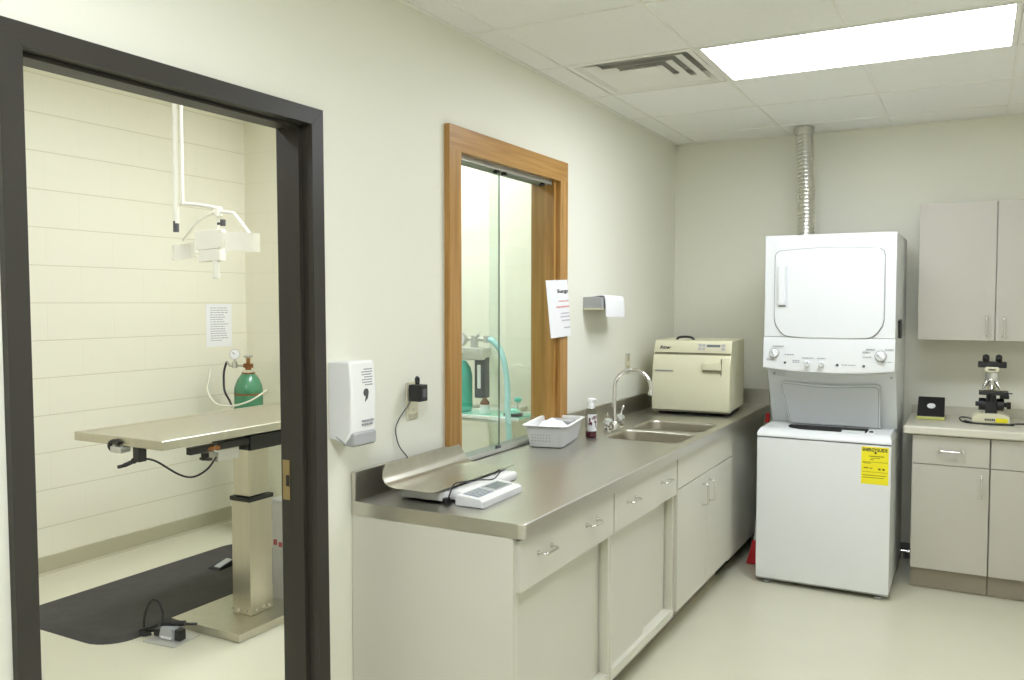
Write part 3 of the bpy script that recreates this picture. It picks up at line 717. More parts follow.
# vent duct
P0, P1 = Vector((0.918, 5.50, 1.966)), Vector((0.888, 5.55, 2.668))
pts, rad = [], []
N = 30
for k in range(N + 1):
    s_ = k / N; p = P0.lerp(P1, s_); p.x += 0.006 * math.sin(PI * s_)
    for dd, rr in ((0, 0.0465), (0.006, 0.0510), (0.015, 0.0510), (0.020, 0.0465)):
        pts.append(p + Vector((0, 0, dd))); rad.append(rr)
t = thing('vent_duct', 'ribbed silver dryer duct rising into the ceiling', 'duct', tuple(P0))
q = MB(); q.tube(pts, rad, 24); q.build('duct_hose', ALU, t, ang=75)
q = MB(); q.lathe([(0.052, 0.0), (0.058, 0.0), (0.062, 0.012), (0.060, 0.024), (0.062, 0.034), (0.052, 0.034)], 28, mtx=Matrix.Translation((P1.x, P1.y, P1.z - 0.036))); q.build('collar', TRACK, t)

# items between cabinets and washer
t = thing('broom', 'red wedge shaped broom head with handle in the gap between corner cabinet and washer', 'broom', (0.705, 5.19, 0))
q = MB(); q.prism([(0.655, 0.005), (0.742, 0.005), (0.728, 0.115), (0.712, 0.15), (0.690, 0.15), (0.682, 0.115)], 'y', 5.17, 5.205, b=0.004); q.build('broom_head', RED, t)
q = MB(); q.tube([(0.702, 5.188, 0.14), (0.742, 5.30, 0.86)], 0.010, 10); q.build('broom_handle', TRACK, t)
q = MB(); q.tube([(0.742, 5.30, 0.855), (0.744, 5.306, 0.905), (0.7445, 5.308, 0.912)], [0.0135, 0.0135, 0.008], 12); q.build('grip', RED, t)
t = thing('plastic_jug', 'pale rounded plastic container half hidden behind the washer', 'container', (0.722, 5.42, 0))
q = MB(); q.lathe([(0.045, 0.001), (0.052, 0.01), (0.052, 0.20), (0.044, 0.25), (0.022, 0.285), (0.020, 0.30)], 24, mtx=Matrix.Translation((0.703, 5.42, 0))); q.build('jug_body', WPLAST, t)
q = MB(); q.lathe([(0.023, 0.0), (0.023, 0.02), (0.020, 0.023)], 18, mtx=Matrix.Translation((0.703, 5.42, 0.30))); q.build('cap', WPLAST, t)
q = MB(); q.tube(spl([(1.46, 5.735, 0.055), (1.52, 5.735, 0.052), (1.60, 5.735, 0.055)], 4), 0.011, 12); q.cyl((1.515, 5.735, 0.052), (1.545, 5.735, 0.052), 0.017, seg=14)
for xx in (1.48,): q.box(xx - 0.006, xx + 0.006, 5.725, YB - 0.010, 0.001, 0.05)
tag(q.build('floor_pipe', CHROME), 'short chrome pipe low on the wall between washer and cabinet', 'pipe')

# ------------------------------------------------------------------ autoclave
t = thing('autoclave', 'cream tabletop autoclave in the counter corner beside the sink', 'autoclave', (0.338, 5.225, ZT), rz=0.075)
hw, hd, ht = 0.234, 0.245, 0.446
q = MB()
q.prism([(hd, 0.022), (-hd + 0.03, 0.022), (-hd + 0.03, 0.374), (-hd + 0.055, ht - 0.012), (-hd + 0.07, ht), (hd - 0.02, ht), (hd, ht - 0.02)], 'x', -hw, hw, b=0.008)
q.build('case', CREAM, t, local=True)
dp = [(-hd + 0.028, 0.016), (-hd - 0.004, 0.016), (-hd - 0.018, 0.030), (-hd - 0.022, 0.10), (-hd - 0.018, 0.20), (-hd - 0.006, 0.29), (-hd + 0.014, 0.349), (-hd + 0.034, 0.366)]
q = MB(); q.prism(dp, 'x', -hw + 0.001, hw - 0.001, b=0.006, m=CREAM)
d = q.build('autoclave_door', CREAM, t, local=True)
q = MB(); q.box(-hw + 0.01, hw - 0.004, -hd + 0.020, -hd + 0.036, 0.365, 0.372); q.build('door_gap', CREAMD, t, local=True)
q = MB()
q.box(0.075, 0.182, -hd - 0.028, -hd - 0.006, 0.274, 0.316, b=0.004, m=CREAM); q.box(0.075, 0.182, -hd - 0.024, -hd - 0.010, 0.263, 0.275, b=0.002, m=CREAMD)
q.box(0.180, 0.184, -hd - 0.018, -hd + 0.0, 0.240, 0.340, m=CREAMD)
q.build('handle', CREAM, d, local=True)
# sloping console
ca, cb_ = Vector((0, -hd + 0.030, 0.376)), Vector((0, -hd + 0.055, ht - 0.012))
def con(u, v, o=0.0015):
    p = ca.lerp(cb_, v); nn = Vector((0, -(cb_ - ca).z, (cb_ - ca).y)).normalized()
    return Vector((u, p.y, p.z)) + nn * o
def conpanel(q, u0, u1, v0, v1, o, m):
    q.mesh([con(u0, v0, o), con(u1, v0, o), con(u1, v1, o), con(u0, v1, o), con(u0, v0, 0), con(u1, v0, 0), con(u1, v1, 0), con(u0, v1, 0)], [(0, 1, 2, 3), (0, 1, 5, 4), (1, 2, 6, 5), (2, 3, 7, 6), (3, 0, 4, 7)], m)
q = MB(); conpanel(q, 0.03, 0.198, 0.16, 0.88, 0.002, IVORY)
conpanel(q, 0.085, 0.165, 0.52, 0.76, 0.003, LCD)
for k in range(2):
    for v0, v1 in ((0.56, 0.80), (0.22, 0.46)):
        conpanel(q, 0.037 + 0.022 * k, 0.054 + 0.022 * k, v0, v1, 0.003, GPLAST)
for v0, v1 in ((0.56, 0.80), (0.22, 0.46)): conpanel(q, 0.172, 0.193, v0, v1, 0.0035, GPLAST)
q.build('control_panel', IVORY, t, local=True)
q = MB(); V, Fc = text_flat('Ritter', 1, lambda u, v: con(-0.198 + u + v * 0.2, 0.26 + v / 0.066, 0.0022), (0.066, 0.022), 0.03); q.mesh(V, Fc, INK); q.build('badge', INK, t, local=True)
q = MB(); xa = -0.214
while xa < -0.105:
    w = random.uniform(0.006, 0.018); q.box(xa, xa + w, -hd - 0.0165, -hd - 0.004, 0.262, 0.267); xa += w + 0.003
q.build('printed_marks', GINK, d, local=True)
q = MB(); q.tube(spl([(-0.115, -hd + 0.12, ht - 0.002), (-0.10, -hd + 0.12, ht + 0.014), (-0.055, -hd + 0.12, ht + 0.018), (-0.02, -hd + 0.12, ht + 0.012), (-0.008, -hd + 0.12, ht - 0.002)], 5), 0.007, 8); q.build('fill_cap', BPLAST, t, local=True)
for (x, y) in ((-0.19, -0.2), (0.19, -0.2), (-0.19, 0.2), (0.19, 0.2)):
    q = MB(); q.cyl((x, y, 0.0005), (x, y, 0.024), 0.016, 0.013, seg=16); q.build('foot', BPLAST, t, local=True)

# ------------------------------------------------------------------ faucet, soap bottle, basket
t = thing('faucet', 'chrome gooseneck faucet with two small knobs behind the sink', 'faucet', (0.178, 4.19, ZT))
q = MB(); q.prism(rrect(0.155, 0.207, 4.085, 4.295, 0.024, 6), 'z', ZT + 0.0005, ZT + 0.013, b=0.003); q.build('deck_plate', CHROME, t)
q = MB(); q.lathe([(0.026, 0), (0.026, 0.02), (0.018, 0.032), (0.0145, 0.036), (0.0145, 0.05)], 24, mtx=Matrix.Translation((0.182, 4.19, ZT + 0.012))); q.build('spout_base', CHROME, t)
pp = [(0.182, 4.19, ZT + 0.03), (0.182, 4.19, 1.14)]
for k in range(1, 15):
    a = PI - PI * 1.0 * k / 14; pp.append((0.284 + 0.102 * math.cos(a), 4.19, 1.14 + 0.098 * math.sin(a)))
pp.append((pp[-1][0] - 0.004, 4.19, pp[-1][2] - 0.025))
q = MB(); q.tube(pp, 0.0105, 14); q.lathe([(0.013, 0), (0.013, 0.022), (0.011, 0.025)], 16, mtx=Matrix.Translation((pp[-1][0], 4.19, pp[-1][2] - 0.006))); q.build('spout', CHROME, t)
for yy, nm in ((4.105, 'a'), (4.275, 'b')):
    q = MB(); q.lathe([(0.022, 0), (0.022, 0.014), (0.014, 0.022), (0.014, 0.028)], 20, mtx=Matrix.Translation((0.182, yy, ZT + 0.012))); o = q.build('valve', CHROME, t)
    q = MB(); q.lathe([(0.012, 0), (0.024, 0.006), (0.027, 0.018), (0.024, 0.030), (0.014, 0.036), (0.002, 0.037)], 8, mtx=Matrix.Translation((0.182, yy, ZT + 0.038))); q.build('knob', CRYSTAL, o, ang=15)
for pts in ([(0.182, 4.105, 0.980), (0.180, 4.104, 1.000), (0.178, 4.102, 1.015)], [(0.182, 4.275, 0.980), (0.184, 4.290, 1.000), (0.188, 4.310, 1.030)]):
    q = MB(); q.tube(spl(pts, 4), [0.006, 0.005, 0.005, 0.005, 0.005, 0.0055, 0.006, 0.006, 0.005], 10); q.build('lever', CHROME, t)

t = thing('pump_bottle', 'clear pump bottle of dark red soap between basket and faucet', 'bottle', (0.172, 3.905, ZT))
T_ = Matrix.Translation((0.172, 3.905, ZT))
q = MB(); q.lathe([(0.026, 0.0006), (0.029, 0.004), (0.029, 0.125), (0.024, 0.142), (0.015, 0.150)], 24, mtx=T_); o = q.build('bottle_body', BOTTLE, t)
q = MB(); q.lathe([(0.024, 0.003), (0.0265, 0.006), (0.0265, 0.032), (0.002, 0.032)], 24, mtx=T_); q.build('liquid', WINE, o)
q = MB()
def lab(a0, a1, z0, z1, r, m):
    q.grid(lambda u, v: (0.172 + r * math.cos(a0 + (a1 - a0) * u), 3.905 + r * math.sin(a0 + (a1 - a0) * u), ZT + z0 + (z1 - z0) * v), 12, 1, m=m)
lab(-1.75, 0.2, 0.034, 0.118, 0.0294, PAPER)
for k in range(14):
    a = random.uniform(-1.6, -0.1); z = random.uniform(0.036, 0.10); lab(a, a + random.uniform(0.12, 0.35), z, z + random.uniform(0.008, 0.02), 0.0297, WINE)
q.build('label', PAPER, t)
q = MB(); q.lathe([(0.018, 0.146), (0.018, 0.166), (0.014, 0.170), (0.014, 0.176), (0.017, 0.178), (0.017, 0.192), (0.012, 0.196)], 20, mtx=T_); q.box(0.172, 0.205, 3.899, 3.911, ZT + 0.183, ZT + 0.194, b=0.003); q.build('pump_head', WPLAST, t)

t = thing('plastic_basket', 'white plastic basket of paper towels on the counter under the window', 'basket', (0.075, 3.69, ZT), rz=0.20)
bw, bl, bh = 0.076, 0.172, 0.104
q = MB(); tb = bmesh.new(); rings = []
for (dx, z) in ((0.0, 0.0008), (0.004, 0.004), (0.022, bh - 0.006), (0.030, bh - 0.004), (0.036, bh - 0.002), (0.036, bh), (0.020, bh), (0.0015, 0.006)):
    rings.append([tb.verts.new((x, y, z)) for x, y in rrect(-bw - dx, bw + dx, -bl - dx, bl + dx, 0.022 + dx * 0.5, 5)])
for A, B in zip(rings, rings[1:]):
    for k in range(len(A)): tb.faces.new((A[k], A[(k + 1) % len(A)], B[(k + 1) % len(A)], B[k]))
tb.faces.new(rings[0]); tb.faces.new(rings[-1]); q._add(tb)
q.build('basket_body', WPLAST, t, local=True)
q = MB()
for row in range(3):
    z = 0.032 + 0.014 * row; dx = 0.004 + 0.018 * (z - 0.004) / (bh - 0.010)
    for k in range(7):
        x = -0.06 + 0.0135 * k
        q.cyl((x, -bl - dx + 0.002, z), (x, -bl - dx - 0.0006, z), 0.0028, seg=8)
q.build('perforations', GPLAST, t, local=True)
t2 = tag(MB().grid(lambda u, v: ((u - 0.5) * 0.14 + 0.0, (v - 0.5) * 0.20 - 0.07, 0.074 + 0.046 * math.sin(PI * u) ** 0.8 * (0.55 + 0.45 * math.sin(PI * v)) + 0.004 * math.sin(17 * u + 9 * v)), 14, 14, th=0.004).build('paper_towels', PAPER), 'rounded bundle of white paper towels lying in the basket', 'paper towels')
t2.location = (0.075, 3.69, ZT); t2.rotation_euler = (0, 0, 0.20)
t3 = tag(MB().box(-0.06, 0.07, 0.05, 0.15, 0.05, 0.098, b=0.006).build('folded_cloth', GPLAST), 'folded grey cloth in the far end of the basket', 'cloth')
t3.location = (0.075, 3.69, ZT); t3.rotation_euler = (0, 0, 0.20)

# ------------------------------------------------------------------ scale and display
t = thing('pet_scale', 'white animal scale with curved steel tray on the counter end', 'scale', (0.24, 2.57, ZT))
q = MB()
q.prism(rrect(0.120, 0.300, 2.36, 2.82, 0.02, 4), 'z', ZT + 0.006, ZT + 0.040, b=0.008)
q.build('scale_base', WPLAST, t)
q = MB(); q.box(0.296, 0.350, 2.40, 2.80, ZT + 0.004, ZT + 0.040, b=0.012, seg=3); q.build('scale_base', WPLAST, t)
for (x, y) in ((0.15, 2.40), (0.28, 2.40), (0.15, 2.78), (0.28, 2.78)):
    q = MB(); q.cyl((x, y, ZT + 0.0004), (x, y, ZT + 0.008), 0.012, seg=14); q.build('foot', BPLAST, t)
trp = [(0.078, 0.116), (0.080, 0.098), (0.086, 0.074), (0.098, 0.058), (0.116, 0.049), (0.14, 0.0455), (0.20, 0.0455), (0.25, 0.0455), (0.280, 0.046), (0.296, 0.048), (0.306, 0.052)]
def tray(u, v):
    k = u * (len(trp) - 1); i_ = min(int(k), len(trp) - 2); fr = k - i_
    x = trp[i_][0] * (1 - fr) + trp[i_ + 1][0] * fr; z = trp[i_][1] * (1 - fr) + trp[i_ + 1][1] * fr
    cut = 0.03 * max(0, (0.30 - u) / 0.30) ** 2
    return (x, 2.315 + cut + (0.535 - 2 * cut) * v, ZT + z)
q = MB(); q.grid(tray, 30, 8, th=0.0022); q.build('scale_tray', STEEL2, t, ang=60)
t = thing('scale_display', 'white scale readout with grey screen and keypad in front of the tray', 'display', (0.398, 2.505, ZT), rz=0.02)
q = MB(); q.prism([(-0.052, 0.001), (0.052, 0.001), (0.052, 0.022), (0.040, 0.030), (-0.046, 0.038), (-0.052, 0.034)], 'y', -0.142, 0.142, b=0.003); q.build('display_body', WPLAST, t, local=True)
def slope(x): return 0.030 + (0.040 - x) / 0.086 * 0.008
def sl(q, x0, x1, y0, y1, h, m=None):
    q.mesh([(x0, y0, slope(x0) + h), (x1, y0, slope(x1) + h), (x1, y1, slope(x1) + h), (x0, y1, slope(x0) + h), (x0, y0, slope(x0) - 0.001), (x1, y0, slope(x1) - 0.001), (x1, y1, slope(x1) - 0.001), (x0, y1, slope(x0) - 0.001)], [(0, 1, 2, 3), (0, 1, 5, 4), (1, 2, 6, 5), (2, 3, 7, 6), (3, 0, 4, 7)], m)
q = MB(); sl(q, -0.034, 0.026, -0.002, 0.118, 0.0012, GPLAST); sl(q, -0.026, 0.018, 0.012, 0.104, 0.002, LCD); q.build('screen', LCD, t, local=True)
q = MB(); sl(q, -0.034, 0.026, -0.122, -0.012, 0.0012, KEYS)
for k in range(4):
    for x0 in (-0.028, 0.001): sl(q, x0, x0 + 0.020, -0.116 + 0.026 * k, -0.098 + 0.026 * k, 0.003, GPLAST)
q.build('keypad', KEYS, t, local=True)
q = MB(); q.tube(spl([(0.300, 2.372, ZT + 0.016), (0.318, 2.366, ZT + 0.020), (0.326, 2.372, ZT + 0.044), (0.322, 2.400, ZT + 0.062), (0.322, 2.45, ZT + 0.060), (0.334, 2.54, ZT + 0.052), (0.356, 2.60, ZT + 0.046), (0.360, 2.64, ZT + 0.062), (0.350, 2.655, ZT + 0.07), (0.34, 2.64, ZT + 0.055)], 8), 0.0024, 8)
q.box(0.298, 0.318, 2.362, 2.384, ZT + 0.001, ZT + 0.020, b=0.003)
tag(q.build('scale_cable', BPLAST), 'thin black cable looping between scale tray and readout', 'cable')

# ------------------------------------------------------------------ wall items
t = thing('soap_dispenser', 'white wall soap dispenser beside the dark door frame', 'soap dispenser', (0.0, 2.215, 1.12))
q = MB(); q.prism([(0.001, 1.140), (0.066, 1.128), (0.086, 1.150), (0.096, 1.17), (0.100, 1.30), (0.092, 1.388), (0.082, 1.396), (0.001, 1.392)], 'y', 2.140, 2.268, b=0.008, seg=3); q.build('dispenser_body', WPLAST, t)
q = MB(); q.prism([(0.056, 1.122), (0.096, 1.119), (0.104, 1.126), (0.105, 1.160), (0.096, 1.166), (0.056, 1.163)], 'y', 2.146, 2.262, b=0.006, seg=3); q.build('push_bar', GPLAST, t)
def sface(z): return 0.0995 if z < 1.30 else 0.100 - (z - 1.30) / 0.088 * 0.008
q = MB()
for k in range(7):
    z = 1.366 - 0.0085 * k; ya = 2.190 + (0.006 if k % 3 else 0.018)
    while ya < 2.246:
        w = random.uniform(0.006, 0.016); q.box(sface(z) - 0.002, sface(z) + 0.0012, ya, min(ya + w, 2.250), z, z + 0.0035); ya += w + 0.003
for k in range(2):
    ya = 2.194
    while ya < 2.246:
        w = random.uniform(0.006, 0.012); q.box(sface(1.2) - 0.004, sface(1.2) + 0.0012, ya, ya + w, 1.196 - 0.012 * k, 1.202 - 0.012 * k); ya += w + 0.002
q.build('printed_marks', GINK, t)
q = MB(); q.cyl((0.098, 2.212, 1.292), (0.1012, 2.212, 1.292), 0.013, seg=20); q.prism([(2.212, 1.282), (2.225, 1.292), (2.220, 1.272), (2.208, 1.262)], 'x', 0.098, 0.1012); q.build('emblem', DGPL, t)
q = MB(); q.tube(spl([(0.03, 2.142, 1.152), (0.05, 2.139, 1.142), (0.078, 2.139, 1.126)], 4), 0.002, 6); q.build('seam', GPLAST, t)

t = thing('wall_outlet', 'ivory wall outlet under the black power adapter', 'outlet', (0.0, 2.609, 1.15))
q = MB(); q.box(0.0005, 0.006, 2.573, 2.645, 1.150, 1.290, b=0.002, m=IVORY)
for z in (1.185, 1.255):
    q.box(0.005, 0.0075, 2.594, 2.624, z - 0.016, z + 0.016, b=0.001, m=IVORY)
    for yy in (2.602, 2.614): q.box(0.0072, 0.008, yy - 0.001, yy + 0.001, z - 0.006, z + 0.006, m=DGPL)
q.box(0.0055, 0.0068, 2.580, 2.638, 1.153, 1.172, m=COVE)
q.build('outlet_plate', IVORY, t)
t = thing('power_adapter', 'black plug-in power adapter on the outlet by the oak window', 'adapter', (0.0085, 2.60, 1.22))
q = MB(); q.box(0.0085, 0.020, 2.580, 2.628, 1.236, 1.278, b=0.002); q.box(0.020, 0.072, 2.562, 2.612, 1.222, 1.284, b=0.004); q.build('adapter_body', BPLAST, t)
q = MB(); q.box(0.0722, 0.0732, 2.576, 2.602, 1.238, 1.268); q.build('rating_label', DGPL, t)
q = MB(); q.tube(spl([(0.040, 2.586, 1.282), (0.040, 2.582, 1.302), (0.040, 2.588, 1.310), (0.040, 2.598, 1.302), (0.040, 2.596, 1.282)], 5), 0.005, 8); q.build('cord_loop', BPLAST, t)
q = MB(); q.tube(spl([(0.02, 2.575, 1.222), (0.016, 2.556, 1.20), (0.010, 2.520, 1.165), (0.007, 2.500, 1.13), (0.008, 2.505, 1.09), (0.012, 2.520, 1.055), (0.024, 2.545, 1.020), (0.040, 2.560, 0.97), (0.075, 2.57, 0.94), (0.118, 2.575, 0.932)], 8), 0.0022, 8)
tag(q.build('adapter_cord', DGPL), 'thin grey cord hanging from the black adapter down behind the scale', 'cord')
t = thing('wall_outlet', 'small ivory outlet plate on the wall above the faucet', 'outlet', (0.0, 4.86, 1.16))
q = MB(); q.box(0.0005, 0.006, 4.822, 4.892, 1.160, 1.282, b=0.002, m=IVORY)
for z in (1.19, 1.25): q.box(0.005, 0.0076, 4.842, 4.872, z - 0.016, z + 0.016, b=0.001, m=COVE)
for z in (1.168, 1.272): q.box(0.0055, 0.0075, 4.835, 4.880, z - 0.006, z + 0.006, m=GPLAST)
q.build('outlet_plate', IVORY, t)

t = thing('towel_dispenser', 'small grey and white wall paper dispenser right of the oak window', 'dispenser', (0.0, 4.34, 1.552))
q = MB(); q.box(0.001, 0.108, 4.190, 4.470, 1.556, 1.616, b=0.002); q.box(0.020, 0.080, 4.1885, 4.1905, 1.574, 1.600, b=0.001); q.build('dispenser_body', GPLAST, t)
q = MB(); q.box(0.002, 0.110, 4.186, 4.474, 1.548, 1.557, b=0.002); q.build('bottom_lip', IVORY, t)
tp = [(0.030, 1.617), (0.070, 1.624), (0.100, 1.628), (0.116, 1.624), (0.121, 1.60), (0.123, 1.55), (0.122, 1.512)]
q = MB(); q.grid(lambda u, v: (tp[min(6, round(u * 6))][0] + 0.003 * math.sin(6 * v) * u, 4.200 + 0.27 * v + 0.02 * u, tp[min(6, round(u * 6))][1] - 0.004 * v), 6, 8, th=0.004)
q.build('paper_sheet', PAPER, t, ang=80)

# hanging sign, folded round the casing edge
A_, B_, C_, D_ = Vector((0.046, 3.645, 1.692)), Vector((0.034, 3.915, 1.702)), Vector((0.046, 3.705, 1.413)), Vector((0.034, 3.962, 1.418))
def sg(u, v, o=0.0):
    s_ = min(u, 1.0)
    p = A_.lerp(B_, s_).lerp(C_.lerp(D_, s_), v)
    p.x += o + 0.002 * math.sin(PI * s_)
    if u > 1: p.x -= 0.0; p.y += 0.0; p = p + Vector((-(u - 1) * 0.10, 0.010 * (u - 1) + o, 0))
    return p
t = thing('paper_sign', 'white paper sign with black and red writing hung on the oak window edge', 'sign', (0.036, 3.82, 1.415))
q = MB(); q.grid(lambda u, v: sg(u * 1.32, v), 33, 6, th=0.0006); q.build('sheet', PAPER, t, ang=100)
q = MB()
V, Fc = text_flat('Surgery', 1, lambda u, v: sg(0.45 + u, 0.245 - v, 0.0012), (0.80, 0.085), 0.03); q.mesh(V, Fc, INK)
q.build('heading', INK, t)
def marks(q, v, u0, u1, h):
    u = u0
    while u < u1:
        w = random.uniform(0.03, 0.07); e = min(u + w, u1)
        q.mesh([sg(u, v, 0.0012), sg(e, v, 0.0012), sg(e, v + h, 0.0012), sg(u, v + h, 0.0012)], [(0, 1, 2, 3)]); u += w + 0.025
q = MB(); marks(q, 0.36, 0.50, 1.0, 0.022); marks(q, 0.455, 0.36, 1.0, 0.030); q.build('red_lines', RINK, t)
q = MB(); marks(q, 0.575, 0.56, 1.0, 0.020); marks(q, 0.635, 0.52, 1.0, 0.020); marks(q, 0.70, 0.58, 1.0, 0.024); marks(q, 0.83, 0.66, 1.0, 0.022); q.build('text_lines', GINK, t)

# ------------------------------------------------------------------ microscope and black box
t = thing('microscope', 'black and cream microscope on the laminate counter', 'microscope', (1.935, 5.46, ZT))
mx, my = 1.935, 5.46
q = MB()
q.prism([(-0.095, 0.006), (0.092, 0.006), (0.090, 0.042), (0.055, 0.058), (-0.060, 0.058), (-0.092, 0.040)], 'y', my - 0.075, my + 0.085, b=0.006, mtx=Matrix.Translation((mx, 0, ZT))); q.build('base', CREAM, t)
q = MB(); q.box(mx + 0.022, mx + 0.080, my - 0.0765, my - 0.070, ZT + 0.012, ZT + 0.036); q.build('sticker', YEL, t)
q = MB()
for k in range(6): q.box(mx - 0.030 + 0.0085 * k, mx - 0.024 + 0.0085 * k, my - 0.0765, my - 0.070, ZT + 0.020, ZT + 0.032)
q.build('printed_marks', INK, t)
q = MB(); q.prism([(my + 0.02, 0.055), (my + 0.075, 0.055), (my + 0.078, 0.30), (my + 0.02, 0.315), (my - 0.05, 0.312), (my - 0.05, 0.288), (my + 0.025, 0.275), (my + 0.035, 0.19)], 'x', mx - 0.024, mx + 0.024, b=0.006, mtx=Matrix.Translation((0, 0, ZT))); q.build('arm', CREAM, t)
q = MB(); q.prism([(-0.030, 0.054), (0.030, 0.054), (0.027, 0.085), (0.024, 0.16), (-0.024, 0.16), (-0.027, 0.085)], 'y', my - 0.035, my + 0.03, b=0.004, mtx=Matrix.Translation((mx, 0, ZT))); q.build('focus_block', BPLAST, t)
for s_, r in ((-1, 0.034), (1, 0.034)):
    q = MB(); q.cyl((mx + s_ * 0.026, my, ZT + 0.105), (mx + s_ * 0.062, my, ZT + 0.105), r, seg=24, b=0.003); q.cyl((mx + s_ * 0.060, my, ZT + 0.105), (mx + s_ * 0.078, my, ZT + 0.105), 0.013, seg=18, b=0.002); q.build('knob', BPLAST, t)
q = MB(); q.cyl((mx + 0.076, my + 0.01, ZT + 0.100), (mx + 0.096, my + 0.01, ZT + 0.100), 0.020, seg=20, b=0.003); q.build('knob', BPLAST, t)
q = MB(); q.box(mx - 0.062, mx + 0.082, my - 0.07, my + 0.05, ZT + 0.162, ZT + 0.180, b=0.003); q.box(mx + 0.04, mx + 0.085, my - 0.05, my + 0.0, ZT + 0.142, ZT + 0.164, b=0.003); q.box(mx + 0.082, mx + 0.10, my - 0.045, my - 0.040, ZT + 0.170, ZT + 0.176); q.build('stage', BPLAST, t)
q = MB(); q.cyl((mx, my - 0.02, ZT + 0.120), (mx, my - 0.02, ZT + 0.162), 0.022, seg=20); q.build('condenser', BPLAST, t)
q = MB(); q.ball((mx, my - 0.025, ZT + 0.245), 0.036, (1, 1, 0.5)); q.cyl((mx, my - 0.025, ZT + 0.25), (mx, my - 0.025, ZT + 0.285), 0.034, seg=24); q.build('turret', CHROME, t)
for dx, dy in ((-0.030, -0.018), (0.028, -0.018), (0.0, -0.040), (0.004, 0.02)):
    q = MB(); p0 = Vector((mx + dx * 0.7, my - 0.025 + dy * 0.7, ZT + 0.238)); p1 = Vector((mx + dx * 1.5, my - 0.025 + dy * 1.4, ZT + 0.196))
    q.cyl(p0, p0.lerp(p1, 0.6), 0.012, 0.011, seg=16); q.cyl(p0.lerp(p1, 0.55), p1, 0.009, 0.0055, seg=16); q.build('objective', CHROME, t)
q = MB(); q.box(mx - 0.036, mx + 0.036, my - 0.05, my + 0.05, ZT + 0.285, ZT + 0.318, b=0.012, seg=3); q.build('head', CREAM, t)
q = MB(); q.box(mx - 0.070, mx + 0.070, my - 0.040, my + 0.015, ZT + 0.312, ZT + 0.346, b=0.004); q.build('binocular_body', BPLAST, t)
for s_ in (-1, 1):
    q = MB(); p0 = Vector((mx + s_ * 0.031, my - 0.015, ZT + 0.340)); q.cyl(p0, p0 + Vector((0, -0.022, 0.020)), 0.014, seg=18); q.cyl(p0 + Vector((0, -0.018, 0.014)), p0 + Vector((0, -0.042, 0.036)), 0.017, seg=20, b=0.003); q.build('eyepiece', BPLAST, t)
q = MB(); q.tube(spl([(mx - 0.09, my + 0.01, ZT + 0.016), (mx - 0.14, my + 0.02, ZT + 0.022), (mx - 0.155, my - 0.03, ZT + 0.018), (mx - 0.13, my - 0.075, ZT + 0.006), (mx - 0.05, my - 0.105, ZT + 0.005), (mx + 0.05, my - 0.105, ZT + 0.005), (mx + 0.10, my - 0.06, ZT + 0.006), (mx + 0.14, my - 0.02, ZT + 0.006), (mx + 0.24, my - 0.02, ZT + 0.006), (mx + 0.40, my + 0.02, ZT + 0.006)], 7), 0.0042, 8); q.tube(spl([(mx - 0.13, my + 0.0, ZT + 0.005), (mx - 0.08, my - 0.085, ZT + 0.005), (mx + 0.02, my - 0.09, ZT + 0.005), (mx + 0.11, my - 0.09, ZT + 0.005)], 7), 0.0042, 8)
q.build('power_cord', BPLAST, t)
t = thing('slide_box', 'small black box with sloped lid and white oval label beside the microscope', 'box', (1.63, 5.46, ZT))
q = MB(); q.box(1.558, 1.706, 5.42, 5.56, ZT + 0.0006, ZT + 0.020, b=0.004); q.build('box_base', LIME, t)
q = MB(); q.prism([(5.424, 0.018), (5.556, 0.018), (5.556, 0.118), (5.545, 0.122), (5.430, 0.028)], 'x', 1.562, 1.702, b=0.003, mtx=Matrix.Translation((0, 0, ZT))); o = q.build('box_lid', BPLAST, t)
q = MB(); cpt = Vector((1.633, 5.4875, ZT + 0.075)); ez = Vector((0, 0.115, 0.094)).normalized(); nn = Vector((0, -0.094, 0.115)).normalized()
pts = [cpt + Vector((0.022 * math.cos(2 * PI * k / 24), 0, 0)) + ez * 0.021 * math.sin(2 * PI * k / 24) + nn * 0.0014 for k in range(24)]
q.mesh(pts + [p - nn * 0.003 for p in pts], [tuple(range(24))] + [(k, (k + 1) % 24, 24 + (k + 1) % 24, 24 + k) for k in range(24)]); q.build('label', PAPER, o)

# ------------------------------------------------------------------ surgery room
t = thing('surgery_table', 'stainless steel surgery table on a square column beyond the door', 'table', (-1.31, 3.10, 0))
TABLE = t
ZTT = 1.0
q = MB(); q.box(-1.59, -1.126, 2.815, 3.27, 0.0008, 0.040, b=0.004); o = q.build('base_plate', STEEL2, t)
q = MB(); q.box(-1.380, -1.256, 3.014, 3.165, 0.040, 0.615, b=0.004); o = q.build('column', STEEL2, t)
for (x, y) in ((-1.375, 3.006), (-1.33, 3.006), (-1.28, 3.006)):
    q = MB(); q.cyl((x, 3.013, 0.062), (x, 3.006, 0.062), 0.007, seg=10); q.build('bolt', CHROME, o)
for yy in (3.05, 3.10, 3.14):
    q = MB(); q.cyl((-1.259, yy, 0.062), (-1.252, yy, 0.062), 0.007, seg=10); q.build('bolt', CHROME, o)
q = MB(); q.box(-1.386, -1.250, 3.008, 3.171, 0.606, 0.628, b=0.003); q.build('collar', BPLAST, t)
q = MB(); q.box(-1.372, -1.266, 3.022, 3.155, 0.632, 0.90, b=0.003); q.build('column', STEEL2, t)
q = MB(); q.box(-1.45, -1.20, 2.97, 3.72, 0.872, 0.945, b=0.004); q.box(-1.44, -1.21, 2.95, 2.98, 0.880, 0.94, b=0.003); q.build('tilt_frame', BPLAST, t)
q = MB(); q.box(-1.235, -1.205, 2.62, 3.62, 0.905, 0.938, b=0.003); q.build('side_rail', BPLAST, t)
